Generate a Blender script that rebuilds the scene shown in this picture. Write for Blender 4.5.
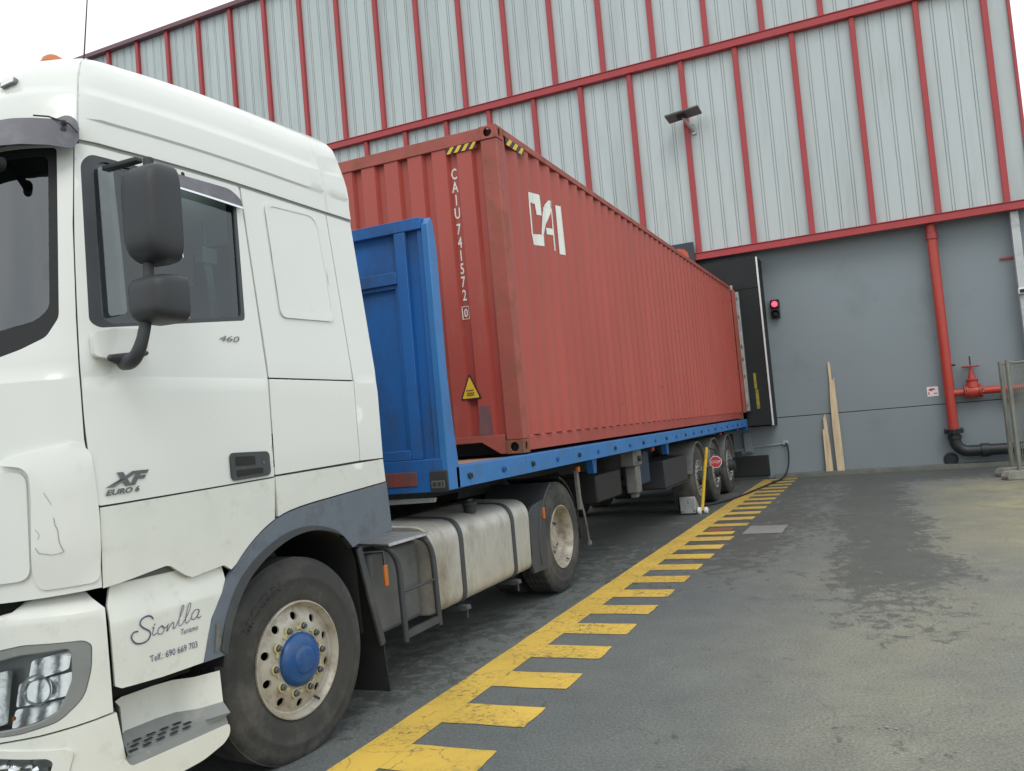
import bpy, bmesh, math, random, bisect
from mathutils import Vector, Matrix
from mathutils.geometry import delaunay_2d_cdt
random.seed(7)
PI = math.pi
for o in list(bpy.data.objects): bpy.data.objects.remove(o)
scene = bpy.context.scene
C = scene.collection

# ------------------------------------------------------------------ camera
YAW, PIT, ROL = -0.4126, 0.0512, -0.0881
CAM = Vector((2.901, -6.7621, 1.5857)); FPX = 852.8
cd = bpy.data.cameras.new('camera'); cam = bpy.data.objects.new('camera', cd); C.objects.link(cam)
fw = Vector((math.sin(YAW)*math.cos(PIT), math.cos(YAW)*math.cos(PIT), math.sin(PIT)))
rt = Vector((math.cos(YAW), -math.sin(YAW), 0)); up = rt.cross(fw)
r2 = rt*math.cos(ROL)+up*math.sin(ROL); u2 = -rt*math.sin(ROL)+up*math.cos(ROL)
m = Matrix((r2, u2, -fw)).transposed().to_4x4(); m.translation = CAM
cam.matrix_world = m
cd.sensor_width = 36; cd.lens = FPX/1024*36; cd.clip_start = .05; cd.clip_end = 2000
scene.camera = cam

# ------------------------------------------------------------------ sky and light (overcast)
SUN_EL, SUN_AZ = math.radians(50), math.radians(150)      # azimuth from +Y, clockwise
w = bpy.data.worlds.new('World'); scene.world = w; w.use_nodes = True
nt = w.node_tree; nt.nodes.clear()
out = nt.nodes.new('ShaderNodeOutputWorld'); bg = nt.nodes.new('ShaderNodeBackground')
sky = nt.nodes.new('ShaderNodeTexSky'); sky.sky_type = 'NISHITA'; sky.sun_disc = False
sky.sun_elevation = SUN_EL; sky.sun_rotation = SUN_AZ; sky.dust_density = 3
tc = nt.nodes.new('ShaderNodeTexCoord'); nz = nt.nodes.new('ShaderNodeTexNoise')
nz.inputs['Scale'].default_value = 2.2; nz.inputs['Detail'].default_value = 5
mp = nt.nodes.new('ShaderNodeMapping'); mp.inputs['Scale'].default_value = (1, 1, 2.5)
nt.links.new(tc.outputs['Generated'], mp.inputs[0]); nt.links.new(mp.outputs[0], nz.inputs['Vector'])
rp = nt.nodes.new('ShaderNodeValToRGB')
rp.color_ramp.elements[0].position = .3; rp.color_ramp.elements[0].color = (.76, .80, .85, 1)
rp.color_ramp.elements[1].position = .7; rp.color_ramp.elements[1].color = (1, 1, 1, 1)
nt.links.new(nz.outputs['Fac'], rp.inputs[0])
sc = nt.nodes.new('ShaderNodeMix'); sc.data_type = 'RGBA'; sc.blend_type = 'MULTIPLY'; sc.inputs[0].default_value = 1
nt.links.new(rp.outputs[0], sc.inputs[6]); sc.inputs[7].default_value = (13.0, 13.2, 12.95, 1)
mx = nt.nodes.new('ShaderNodeMix'); mx.data_type = 'RGBA'; mx.inputs[0].default_value = .85
nt.links.new(sky.outputs[0], mx.inputs[6]); nt.links.new(sc.outputs[2], mx.inputs[7])
nt.links.new(mx.outputs[2], bg.inputs[0]); bg.inputs[1].default_value = .12
nt.links.new(bg.outputs[0], out.inputs[0])
sl = bpy.data.lights.new('sun', 'SUN'); sl.energy = .7; sl.angle = math.radians(25); sl.color = (1, .97, .92)
so = bpy.data.objects.new('sun', sl); C.objects.link(so)
sd = Vector((math.sin(SUN_AZ)*math.cos(SUN_EL), math.cos(SUN_AZ)*math.cos(SUN_EL), math.sin(SUN_EL)))
so.rotation_euler = sd.to_track_quat('Z', 'Y').to_euler()
vs = scene.view_settings; vs.view_transform = 'Standard'; vs.look = 'None'; vs.gamma = 1; vs.exposure = 0; vs.use_curve_mapping = False
scene.render.engine = 'CYCLES'
scene.render.resolution_x = 1024; scene.render.resolution_y = 771

# ------------------------------------------------------------------ materials
def mat(name, col, rough=.5, metal=0., var=.08, vscale=6, dirt=None, damt=.3, dscale=2.5, bump=0., bscale=60, stretch=(1, 1, 1), coat=0., spec=None):
    """procedural paint / plastic / metal: base colour with broad variation, optional dirt patches and bump"""
    M = bpy.data.materials.new(name); M.use_nodes = True
    t = M.node_tree; N = t.nodes; L = t.links; b = N['Principled BSDF']
    b.inputs['Roughness'].default_value = rough; b.inputs['Metallic'].default_value = metal
    if coat: b.inputs['Coat Weight'].default_value = coat; b.inputs['Coat Roughness'].default_value = .08
    if spec is not None: b.inputs['Specular IOR Level'].default_value = spec
    g = N.new('ShaderNodeNewGeometry'); mp = N.new('ShaderNodeMapping'); mp.inputs['Scale'].default_value = stretch
    L.new(g.outputs['Position'], mp.inputs[0])
    n = N.new('ShaderNodeTexNoise'); n.inputs['Scale'].default_value = vscale; n.inputs['Detail'].default_value = 6
    L.new(mp.outputs[0], n.inputs['Vector'])
    r = N.new('ShaderNodeValToRGB'); lo = tuple(c*(1-var) for c in col); hi = tuple(min(1, c*(1+var)) for c in col)
    r.color_ramp.elements[0].position = .3; r.color_ramp.elements[0].color = (*lo, 1)
    r.color_ramp.elements[1].position = .7; r.color_ramp.elements[1].color = (*hi, 1)
    L.new(n.outputs['Fac'], r.inputs[0]); colout = r.outputs[0]
    if dirt:
        n2 = N.new('ShaderNodeTexNoise'); n2.inputs['Scale'].default_value = dscale; n2.inputs['Detail'].default_value = 10; n2.inputs['Roughness'].default_value = .7
        L.new(mp.outputs[0], n2.inputs['Vector'])
        r2_ = N.new('ShaderNodeValToRGB'); r2_.color_ramp.elements[0].position = .62-damt*.45; r2_.color_ramp.elements[1].position = .80-damt*.25
        L.new(n2.outputs['Fac'], r2_.inputs[0])
        x = N.new('ShaderNodeMix'); x.data_type = 'RGBA'; L.new(r2_.outputs[0], x.inputs[0]); L.new(colout, x.inputs[6]); x.inputs[7].default_value = (*dirt, 1)
        colout = x.outputs[2]
        mr = N.new('ShaderNodeMapRange'); mr.inputs['To Min'].default_value = rough; mr.inputs['To Max'].default_value = min(1, rough+.35)
        L.new(r2_.outputs[0], mr.inputs[0]); L.new(mr.outputs[0], b.inputs['Roughness'])
    L.new(colout, b.inputs['Base Color'])
    if bump:
        n3 = N.new('ShaderNodeTexNoise'); n3.inputs['Scale'].default_value = bscale; n3.inputs['Detail'].default_value = 4
        L.new(mp.outputs[0], n3.inputs['Vector'])
        bp = N.new('ShaderNodeBump'); bp.inputs['Strength'].default_value = bump; bp.inputs['Distance'].default_value = .01
        L.new(n3.outputs['Fac'], bp.inputs['Height']); L.new(bp.outputs[0], b.inputs['Normal'])
    return M

def glass_mat(name, tint=(.50, .66, .66), base=.02):
    M = bpy.data.materials.new(name); M.use_nodes = True
    t = M.node_tree; N = t.nodes; L = t.links; N.clear()
    o = N.new('ShaderNodeOutputMaterial'); mx = N.new('ShaderNodeMixShader'); tr = N.new('ShaderNodeBsdfTransparent'); gl = N.new('ShaderNodeBsdfGlossy')
    fr = N.new('ShaderNodeFresnel'); fr.inputs[0].default_value = 1.5; tr.inputs[0].default_value = (*tint, 1); gl.inputs['Roughness'].default_value = .02
    gl.inputs[0].default_value = (.95, .98, 1, 1)
    mm = N.new('ShaderNodeMath'); mm.operation = 'MULTIPLY_ADD'; mm.inputs[1].default_value = 1.15; mm.inputs[2].default_value = base
    L.new(fr.outputs[0], mm.inputs[0]); L.new(mm.outputs[0], mx.inputs[0]); L.new(tr.outputs[0], mx.inputs[1]); L.new(gl.outputs[0], mx.inputs[2]); L.new(mx.outputs[0], o.inputs[0])
    return M

WHITE = mat('white_paint', (.70, .72, .685), .24, var=.018, vscale=1.5, dirt=(.60, .61, .57), damt=.0, dscale=5, coat=.5)
WHITELOW = mat('white_paint_grubby', (.66, .68, .63), .32, var=.03, dirt=(.53, .54, .49), damt=.16, dscale=9, coat=.15)
BLACK = mat('black_rubber', (.012, .013, .014), .7, var=.15)
PLAST = mat('dark_grey_plastic', (.045, .05, .056), .5, var=.1, dirt=(.09, .095, .095), damt=.2, bump=.15, bscale=250)
PLAST2 = mat('blue_grey_plastic', (.125, .152, .185), .55, var=.08, dirt=(.09, .105, .12), damt=.3, dscale=6, bump=.1, bscale=200)
GREYP = mat('mid_grey_plastic', (.20, .215, .21), .5, var=.06, dirt=(.3, .3, .28), damt=.2, dscale=9)
VISOR = mat('smoked_visor', (.10, .095, .115), .35, var=.12, dirt=(.2, .2, .22), damt=.3, dscale=4)
TYRE = mat('tyre_rubber', (.038, .039, .038), .8, var=.15, dirt=(.105, .10, .09), damt=.35, dscale=3, bump=.2, bscale=90)
TYRETXT = mat('tyre_lettering', (.028, .028, .03), .6)
RIM = mat('cream_rim_paint', (.42, .40, .345), .45, metal=.2, var=.10, dirt=(.20, .155, .10), damt=.38, dscale=9)
RIMG = mat('grey_rim_paint', (.34, .34, .31), .5, metal=.2, var=.1, dirt=(.12, .11, .10), damt=.35, dscale=9)
MIRR = mat('mirror_shell', (.028, .031, .035), .5, var=.1, bump=.15, bscale=250)
HUBB = mat('blue_hub_paint', (.009, .07, .235), .35, var=.1, dirt=(.05, .10, .17), damt=.25, dscale=10)
NUT = mat('nut_steel', (.16, .17, .19), .4, metal=.8)
YELLOWP = mat('yellow_indicator', (.45, .42, .22), .5, dirt=(.2, .18, .12))
LAMPP = mat('solar_lamp_grey', (.11, .10, .105), .5)
ALU = mat('tank_aluminium', (.60, .595, .55), .42, metal=.55, var=.08, vscale=3, dirt=(.28, .25, .19), damt=.42, dscale=2.2, stretch=(1, 1, .5), bump=.12, bscale=7)
TREAD = mat('tread_plate', (.42, .43, .42), .45, metal=.5, dirt=(.2, .19, .17), damt=.35, dscale=14)
CHASSIS = mat('chassis_black', (.022, .024, .027), .65, var=.2, dirt=(.05, .048, .042), damt=.3)
CHROME = mat('chrome', (.75, .77, .78), .12, metal=1, var=.03)
ORANGE = mat('orange_lens', (.50, .15, .025), .3)
REDL = mat('red_lens', (.55, .05, .04), .3)
INTER = mat('cab_interior', (.10, .105, .11), .8)
SEAT = mat('seat_fabric', (.09, .10, .115), .9)
BELT = mat('belt_webbing', (.26, .27, .27), .8)
GLASS = glass_mat('window_glass', base=.025); GLASSF = glass_mat('windscreen_glass', (.45, .58, .58), .085); GLASSC = glass_mat('lens_glass', (.88, .9, .9))
INK = mat('dark_ink', (.05, .06, .15), .5, var=.25, vscale=40)
BADGE = mat('badge_grey', (.13, .135, .14), .35, metal=.5)
RED = mat('container_paint', (.385, .069, .050), .48, var=.09, vscale=1.3, dirt=(.34, .11, .08), damt=.18, dscale=5, stretch=(1, 1, .3), bump=.1, bscale=20)
REDF = mat('container_frame_paint', (.34, .078, .058), .55, var=.12, vscale=3, dirt=(.22, .085, .05), damt=.34, dscale=4, bump=.2, bscale=30)
RUST = mat('rusty_casting', (.24, .085, .045), .7, var=.25, vscale=8, dirt=(.13, .07, .045), damt=.5, dscale=9, bump=.3)
WLET = mat('white_lettering', (.74, .78, .74), .5, var=.04, dirt=(.5, .38, .35), damt=.12, dscale=14)
DULLY = mat('dull_yellow', (.30, .26, .03), .6, dirt=(.12, .11, .03), damt=.4, dscale=9)
HZY = mat('hazard_yellow', (.72, .46, .035), .5); HZK = mat('hazard_black', (.02, .02, .02), .5)
BLUE = mat('trailer_blue', (.028, .165, .43), .45, var=.1, vscale=2.5, dirt=(.06, .13, .24), damt=.25, dscale=4, bump=.1, bscale=14)
BLUED = mat('headboard_blue', (.012, .12, .39), .55, var=.12, vscale=2, dirt=(.03, .07, .16), damt=.32, dscale=3, stretch=(1, 1, .4), bump=.15, bscale=9)
GREYPL = mat('galvanised', (.40, .42, .42), .5, metal=.4, var=.1, dirt=(.25, .25, .23), damt=.3, dscale=9)
DKGUARD = mat('faded_guard', (.16, .165, .16), .65, var=.12, dirt=(.09, .09, .085), damt=.4)
WOODD = mat('deck_board', (.34, .22, .16), .8, var=.2, vscale=4)
CLAD = mat('cladding_grey', (.455, .515, .52), .42, metal=.1, var=.05, vscale=.5, dirt=(.37, .42, .42), damt=.3, dscale=1.1, stretch=(1, 1, .12))
POSTR = mat('post_red', (.36, .034, .040), .4, var=.06, vscale=2, dirt=(.34, .06, .07), damt=.2, dscale=3, coat=.1)
TRIM = mat('roof_trim', (.16, .07, .085), .4)
WALLG = mat('wall_grey', (.225, .268, .292), .75, var=.03, vscale=.5, dirt=(.20, .235, .25), damt=.15, dscale=.7, bump=.08, bscale=120)
KERB = mat('kerb_concrete', (.15, .158, .145), .85, var=.12, vscale=3, dirt=(.11, .12, .09), damt=.4, bump=.3)
PIPER = mat('pipe_red', (.43, .05, .035), .35, var=.06, dirt=(.36, .07, .05), damt=.2)
PIPEK = mat('pipe_black', (.02, .024, .028), .45, var=.1)
GALV = mat('galvanised_column', (.46, .49, .49), .4, metal=.45, var=.06, dirt=(.33, .35, .35), damt=.3)
WOOD = mat('pale_pine', (.62, .50, .33), .7, var=.16, vscale=3, stretch=(6, 6, .6), dirt=(.42, .30, .17), damt=.25, dscale=5, bump=.2)
DOCKK = mat('dock_curtain', (.011, .014, .016), .75, var=.2, vscale=2)
WEDGE = mat('white_edge_strip', (.68, .70, .70), .45)
MESHM = mat('mesh_wire', (.22, .235, .205), .55, metal=.4, dirt=(.2, .19, .15), damt=.3)
CONC = mat('foot_concrete', (.30, .30, .27), .9, var=.15, dirt=(.17, .17, .14), damt=.4, bump=.4)
YPOLE = mat('yellow_pole_paint', (.70, .46, .03), .4, dirt=(.4, .27, .05), damt=.2, dscale=9)
SIGNR = mat('stop_sign_red', (.52, .05, .08), .4); SIGNW = mat('sign_white', (.78, .78, .78), .45)
SIGND = mat('dock_sign_grey', (.03, .04, .052), .5); SIGNO = mat('dock_sign_orange', (.50, .09, .04), .45)
PADR = mat('stained_red_panel', (.26, .055, .045), .5, dirt=(.08, .07, .07), damt=.5, dscale=9)
def emit_mat(name, col, s):
    M = bpy.data.materials.new(name); M.use_nodes = True; b = M.node_tree.nodes['Principled BSDF']
    b.inputs['Base Color'].default_value = (*col, 1); b.inputs['Emission Color'].default_value = (*col, 1); b.inputs['Emission Strength'].default_value = s; return M
REDLIT = emit_mat('lit_red_lens', (1, .09, .15), 1.5)
# ground: dry asphalt with aggregate, damp stains, ochre dust
def asphalt():
    M = bpy.data.materials.new('asphalt'); M.use_nodes = True; t = M.node_tree; N = t.nodes; L = t.links; b = N['Principled BSDF']
    g = N.new('ShaderNodeNewGeometry')
    def noise(s, d=6, rgh=.6, sc=None, off=None, dist=0):
        n = N.new('ShaderNodeTexNoise'); n.inputs['Scale'].default_value = s; n.inputs['Detail'].default_value = d; n.inputs['Roughness'].default_value = rgh; n.inputs['Distortion'].default_value = dist
        mp = N.new('ShaderNodeMapping'); mp.inputs['Scale'].default_value = sc or (1, 1, 1); mp.inputs['Location'].default_value = off or (0, 0, 0)
        L.new(g.outputs['Position'], mp.inputs[0]); L.new(mp.outputs[0], n.inputs['Vector']); return n.outputs['Fac']
    def ramp(f, a, b_, ca=(0, 0, 0, 1), cb=(1, 1, 1, 1)):
        r = N.new('ShaderNodeValToRGB'); r.color_ramp.elements[0].position = a; r.color_ramp.elements[1].position = b_
        r.color_ramp.elements[0].color = ca; r.color_ramp.elements[1].color = cb; L.new(f, r.inputs[0]); return r.outputs[0]
    def mixc(f, a, c):
        x = N.new('ShaderNodeMix'); x.data_type = 'RGBA'; L.new(f, x.inputs[0]) if not isinstance(f, float) else None
        if isinstance(f, float): x.inputs[0].default_value = f
        L.new(a, x.inputs[6])
        if isinstance(c, tuple): x.inputs[7].default_value = (*c, 1)
        else: L.new(c, x.inputs[7])
        return x.outputs[2]
    def math_(op, a, c=None):
        x = N.new('ShaderNodeMath'); x.operation = op; x.use_clamp = op in ('ADD', 'SUBTRACT', 'MULTIPLY') and False
        for i, v in enumerate((a, c)):
            if v is None: continue
            if isinstance(v, (int, float)): x.inputs[i].default_value = v
            else: L.new(v, x.inputs[i])
        return x.outputs[0]
    def mr(v, a, b_, c=0., d=1., smooth=True):
        x = N.new('ShaderNodeMapRange'); x.interpolation_type = 'SMOOTHSTEP' if smooth else 'LINEAR'
        x.inputs['From Min'].default_value = a; x.inputs['From Max'].default_value = b_; x.inputs['To Min'].default_value = c; x.inputs['To Max'].default_value = d
        L.new(v, x.inputs[0]); return x.outputs[0]
    sx = N.new('ShaderNodeSeparateXYZ'); L.new(g.outputs['Position'], sx.inputs[0]); X, Y = sx.outputs[0], sx.outputs[1]
    agg = noise(62, 5, .85); broad = noise(.35, 5); med = noise(2.3, 8, .7)
    c = ramp(broad, .3, .7, (.098, .112, .117, 1), (.130, .142, .138, 1))
    # paler dry area out in the yard
    pale = math_('MULTIPLY', mr(X, .9, 3.0), mr(Y, 9, 1.5))
    pale = math_('MULTIPLY', pale, ramp(noise(.5, 7, .65), .25, .6))
    c = mixc(pale, c, (.205, .203, .166))
    # ochre dust on the right near the wall
    och = math_('MULTIPLY', mr(X, 2.7, 4.4), math_('MULTIPLY', mr(Y, 11.5, 8.5), mr(Y, 1.0, 4.0)))
    och = math_('MULTIPLY', och, ramp(noise(1.1, 9, .75, (1, .8, 1)), .30, .62))
    c = mixc(och, c, (.27, .25, .15))
    # damp: strip along the wall, streaky patches and one tongue running towards the camera
    streak = math_('ADD', math_('MULTIPLY', noise(1.1, 5, .6, (1, .7, 1), (3, 1, 0), .3), .28), math_('MULTIPLY', noise(7.5, 10, .78, (1, .8, 1), (1, 4, 0), .5), .72))
    tongue = math_('MULTIPLY', mr(math_('ABSOLUTE', math_('SUBTRACT', math_('SUBTRACT', X, math_('MULTIPLY', Y, -.04)), 2.85)), .95, .1), mr(Y, -2.2, 2.6))
    wallband = mr(Y, 8.8, 12.4)
    left = math_('MULTIPLY', mr(X, 3.2, .9), math_('MULTIPLY', mr(Y, -.8, 4.0), .82))
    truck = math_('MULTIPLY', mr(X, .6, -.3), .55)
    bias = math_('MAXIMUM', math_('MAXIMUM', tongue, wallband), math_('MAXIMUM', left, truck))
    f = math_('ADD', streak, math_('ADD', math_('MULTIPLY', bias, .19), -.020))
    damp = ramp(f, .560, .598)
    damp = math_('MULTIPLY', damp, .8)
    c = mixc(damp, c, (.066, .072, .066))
    # aggregate speckle
    c2 = N.new('ShaderNodeMix'); c2.data_type = 'RGBA'; c2.blend_type = 'MULTIPLY'; c2.inputs[0].default_value = 1
    L.new(c, c2.inputs[6]); L.new(ramp(agg, .3, .72, (.42, .42, .42, 1), (1.8, 1.8, 1.77, 1)), c2.inputs[7])
    c = c2.outputs[2]
    c3 = N.new('ShaderNodeMix'); c3.data_type = 'RGBA'; c3.blend_type = 'MULTIPLY'; c3.inputs[0].default_value = 1
    L.new(c, c3.inputs[6]); L.new(ramp(med, .3, .7, (.86, .86, .87, 1), (1.12, 1.12, 1.1, 1)), c3.inputs[7]); c = c3.outputs[2]
    vo = N.new('ShaderNodeTexVoronoi'); vo.feature = 'DISTANCE_TO_EDGE'; vo.inputs['Scale'].default_value = 1.1; wv = N.new('ShaderNodeMix'); wv.data_type = 'VECTOR'; wv.inputs[0].default_value = .12
    nn = N.new('ShaderNodeTexNoise'); nn.inputs['Scale'].default_value = 3; nn.inputs['Detail'].default_value = 8; L.new(g.outputs['Position'], nn.inputs['Vector']); L.new(g.outputs['Position'], wv.inputs[4]); L.new(nn.outputs['Color'], wv.inputs[5]); L.new(wv.outputs[1], vo.inputs['Vector'])
    crack = math_('MULTIPLY', ramp(vo.outputs['Distance'], .0, .006, (1, 1, 1, 1), (0, 0, 0, 1)), ramp(noise(.9, 4, .6, None, (9, 4, 0)), .52, .60))
    crack = math_('MULTIPLY', crack, .35)
    c = mixc(crack, c, (.06, .062, .058))
    spots = ramp(noise(9, 9, .8), .66, .70); c = mixc(spots, c, (.05, .052, .048))
    white = ramp(noise(45, 2, .5, None, (5, 2, 0)), .77, .79); c = mixc(white, c, (.30, .30, .28))
    L.new(c, b.inputs['Base Color'])
    L.new(mr(damp, 0, 1, .86, .55, False), b.inputs['Roughness'])
    bp = N.new('ShaderNodeBump'); bp.inputs['Strength'].default_value = .5; bp.inputs['Distance'].default_value = .006
    L.new(agg, bp.inputs['Height']); L.new(bp.outputs[0], b.inputs['Normal'])
    return M
ASPH = asphalt()
def worn_paint(name, col, wear):
    M = bpy.data.materials.new(name); M.use_nodes = True; t = M.node_tree; N = t.nodes; L = t.links; b = N['Principled BSDF']
    g = N.new('ShaderNodeNewGeometry'); sep = N.new('ShaderNodeSeparateXYZ'); L.new(g.outputs['Position'], sep.inputs[0])
    def noise(s, d, r_, sc=(1, 1, 1), dist=0):
        n = N.new('ShaderNodeTexNoise'); n.inputs['Scale'].default_value = s; n.inputs['Detail'].default_value = d; n.inputs['Roughness'].default_value = r_; n.inputs['Distortion'].default_value = dist
        mp = N.new('ShaderNodeMapping'); mp.inputs['Scale'].default_value = sc; L.new(g.outputs['Position'], mp.inputs[0]); L.new(mp.outputs[0], n.inputs['Vector']); return n.outputs['Fac']
    def ramp(f, a, c, ca=(0, 0, 0, 1), cb=(1, 1, 1, 1)):
        r = N.new('ShaderNodeValToRGB'); r.color_ramp.elements[0].position = a; r.color_ramp.elements[1].position = c; r.color_ramp.elements[0].color = ca; r.color_ramp.elements[1].color = cb; L.new(f, r.inputs[0]); return r.outputs[0]
    base = ramp(noise(1.2, 6, .6), .3, .7, tuple(c*.82 for c in col)+(1,), tuple(min(1, c*1.1) for c in col)+(1,))
    f = N.new('ShaderNodeMath'); f.operation = 'MULTIPLY'; L.new(ramp(noise(22, 12, .85, dist=.4), .54-wear, .60-wear), f.inputs[0]); L.new(ramp(noise(2.1, 4, .6), .40, .62), f.inputs[1])
    x = N.new('ShaderNodeMix'); x.data_type = 'RGBA'; L.new(f.outputs[0], x.inputs[0]); L.new(base, x.inputs[6]); x.inputs[7].default_value = (.12, .10, .06, 1)
    # traffic dirt is heavier far off, next to the dock
    mr_ = N.new('ShaderNodeMapRange'); mr_.inputs['From Min'].default_value = 3; mr_.inputs['From Max'].default_value = 12; mr_.inputs['To Max'].default_value = .5; L.new(sep.outputs[1], mr_.inputs[0])
    vo = N.new('ShaderNodeTexVoronoi'); vo.feature = 'DISTANCE_TO_EDGE'; vo.inputs['Scale'].default_value = 4.5; wv = N.new('ShaderNodeMix'); wv.data_type = 'VECTOR'; wv.inputs[0].default_value = .10
    nn = N.new('ShaderNodeTexNoise'); nn.inputs['Scale'].default_value = 9; nn.inputs['Detail'].default_value = 8; L.new(g.outputs['Position'], nn.inputs['Vector']); L.new(g.outputs['Position'], wv.inputs[4]); L.new(nn.outputs['Color'], wv.inputs[5]); L.new(wv.outputs[1], vo.inputs['Vector'])
    ck = N.new('ShaderNodeMath'); ck.operation = 'MULTIPLY'; L.new(ramp(vo.outputs['Distance'], .0, .022, (1, 1, 1, 1), (0, 0, 0, 1)), ck.inputs[0]); L.new(ramp(noise(5, 5, .7), .44, .58), ck.inputs[1])
    xc = N.new('ShaderNodeMix'); xc.data_type = 'RGBA'; L.new(ck.outputs[0], xc.inputs[0]); L.new(x.outputs[2], xc.inputs[6]); xc.inputs[7].default_value = (.16, .13, .07, 1); x = xc
    y = N.new('ShaderNodeMix'); y.data_type = 'RGBA'; L.new(mr_.outputs[0], y.inputs[0]); L.new(x.outputs[2], y.inputs[6]); y.inputs[7].default_value = (.16, .13, .06, 1)
    L.new(y.outputs[2], b.inputs['Base Color']); b.inputs['Roughness'].default_value = .7
    n = noise(150, 3, .7); bp = N.new('ShaderNodeBump'); bp.inputs['Strength'].default_value = .3; bp.inputs['Distance'].default_value = .005; L.new(n, bp.inputs['Height']); L.new(bp.outputs[0], b.inputs['Normal'])
    return M
YLINE = worn_paint('worn_yellow_paint', (.73, .49, .085), 0.025)
GREYPAD = worn_paint('grey_patch_paint', (.25, .27, .26), -.03); REDPAD = worn_paint('red_patch_paint', (.26, .10, .05), .04)

# ------------------------------------------------------------------ building helpers
ORG = {}
def origin(p):
    return ORG.get(p.name, Vector((0, 0, 0))) if p else Vector((0, 0, 0))
def tag(o, label=None, cat=None, group=None, kind=None):
    if label: o['label'] = label
    if cat: o['category'] = cat
    if group: o['group'] = group
    if kind: o['kind'] = kind
    return o
def thing(name, label, cat, loc, group=None):
    o = bpy.data.objects.new(name, None); C.objects.link(o); o.location = loc; o.empty_display_size = .2
    ORG[o.name] = Vector(loc); return tag(o, label, cat, group)
def obj(name, bm, m, parent=None, bevel=0, smooth=True, at=None, seg=2, angle=40, solid=0):
    """world-space bmesh -> object; its origin is the parent's origin (or `at`)"""
    o0 = Vector(at) if at is not None else origin(parent)
    if o0.length: bmesh.ops.translate(bm, verts=bm.verts, vec=-o0)
    bmesh.ops.recalc_face_normals(bm, faces=bm.faces)
    if smooth:
        for f in bm.faces: f.smooth = True
        for e in bm.edges:
            if len(e.link_faces) == 2 and e.calc_face_angle(0) > math.radians(angle): e.smooth = False
    me = bpy.data.meshes.new(name); bm.to_mesh(me); bm.free()
    o = bpy.data.objects.new(name, me); C.objects.link(o)
    for mm in (m if isinstance(m, (list, tuple)) else [m]): me.materials.append(mm)
    if parent: o.parent = parent
    o.location = o0-origin(parent); ORG[o.name] = o0
    if bevel:
        b = o.modifiers.new('bevel', 'BEVEL'); b.width = bevel; b.segments = seg; b.limit_method = 'ANGLE'; b.angle_limit = math.radians(50); b.harden_normals = False
    return o
def BM(): return bmesh.new()
def box(bm, x0, x1, y0, y1, z0, z1):
    v = [bm.verts.new(p) for p in [(x0, y0, z0), (x1, y0, z0), (x1, y1, z0), (x0, y1, z0), (x0, y0, z1), (x1, y0, z1), (x1, y1, z1), (x0, y1, z1)]]
    for f in [(0, 3, 2, 1), (4, 5, 6, 7), (0, 1, 5, 4), (1, 2, 6, 5), (2, 3, 7, 6), (3, 0, 4, 7)]: bm.faces.new([v[i] for i in f])
    return v
def prism(bm, pts, ax, a0, a1):
    """polygon pts (2D) extruded along axis ax from a0 to a1"""
    def P(p, a): q = list(p); q.insert(ax, a); return q
    A = [bm.verts.new(P(p, a0)) for p in pts]; B = [bm.verts.new(P(p, a1)) for p in pts]; n = len(pts)
    bm.faces.new(A); bm.faces.new(B[::-1])
    for i in range(n): bm.faces.new([A[i], B[i], B[(i+1) % n], A[(i+1) % n]])
def frame_of(d):
    d = d.normalized(); a = Vector((0, 0, 1)) if abs(d.z) < .9 else Vector((1, 0, 0)); u = d.cross(a).normalized(); return u, d.cross(u)
def tube(bm, pts, r, seg=12, caps=True, smoothpath=False):
    P = [Vector(p) for p in pts]
    if smoothpath and len(P) > 2:
        Q = []
        for i in range(len(P)-1):
            p0 = P[max(i-1, 0)]; p1 = P[i]; p2 = P[i+1]; p3 = P[min(i+2, len(P)-1)]
            for j in range(6):
                t = j/6; Q.append(.5*((2*p1)+(p2-p0)*t+(2*p0-5*p1+4*p2-p3)*t*t+(3*p1-p0-3*p2+p3)*t**3))
        if isinstance(r, (list, tuple)): r = [r[int(i/6)]+(r[min(int(i/6)+1, len(r)-1)]-r[int(i/6)])*(i % 6)/6 for i in range(len(Q))]+[r[-1]]
        Q.append(P[-1]); P = Q
    rings = []; u = None
    for i, p in enumerate(P):
        d = (P[min(i+1, len(P)-1)]-P[max(i-1, 0)]).normalized()
        if u is None: u, v = frame_of(d)
        else:
            u = (u-d*u.dot(d)).normalized(); v = d.cross(u)
        rr = r[i] if isinstance(r, (list, tuple)) else r
        rings.append([bm.verts.new(p+(u*math.cos(2*PI*k/seg)+v*math.sin(2*PI*k/seg))*rr) for k in range(seg)])
    for a, b in zip(rings, rings[1:]):
        for k in range(seg): bm.faces.new([a[k], a[(k+1) % seg], b[(k+1) % seg], b[k]])
    if caps: bm.faces.new(rings[0][::-1]); bm.faces.new(rings[-1])
def bar(bm, a, b, w, h, upv=(0, 0, 1)):
    """rectangular bar from a to b, w sideways, h along up"""
    a = Vector(a); b = Vector(b); d = (b-a).normalized(); s = d.cross(Vector(upv))
    if s.length < 1e-3: s = d.cross(Vector((1, 0, 0)))
    s.normalize(); t = s.cross(d)
    R = []
    for p in (a, b): R.append([bm.verts.new(p+s*(i*w/2)+t*(j*h/2)) for i, j in ((-1, -1), (1, -1), (1, 1), (-1, 1))])
    for k in range(4): bm.faces.new([R[0][k], R[0][(k+1) % 4], R[1][(k+1) % 4], R[1][k]])
    bm.faces.new(R[0][::-1]); bm.faces.new(R[1])
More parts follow.
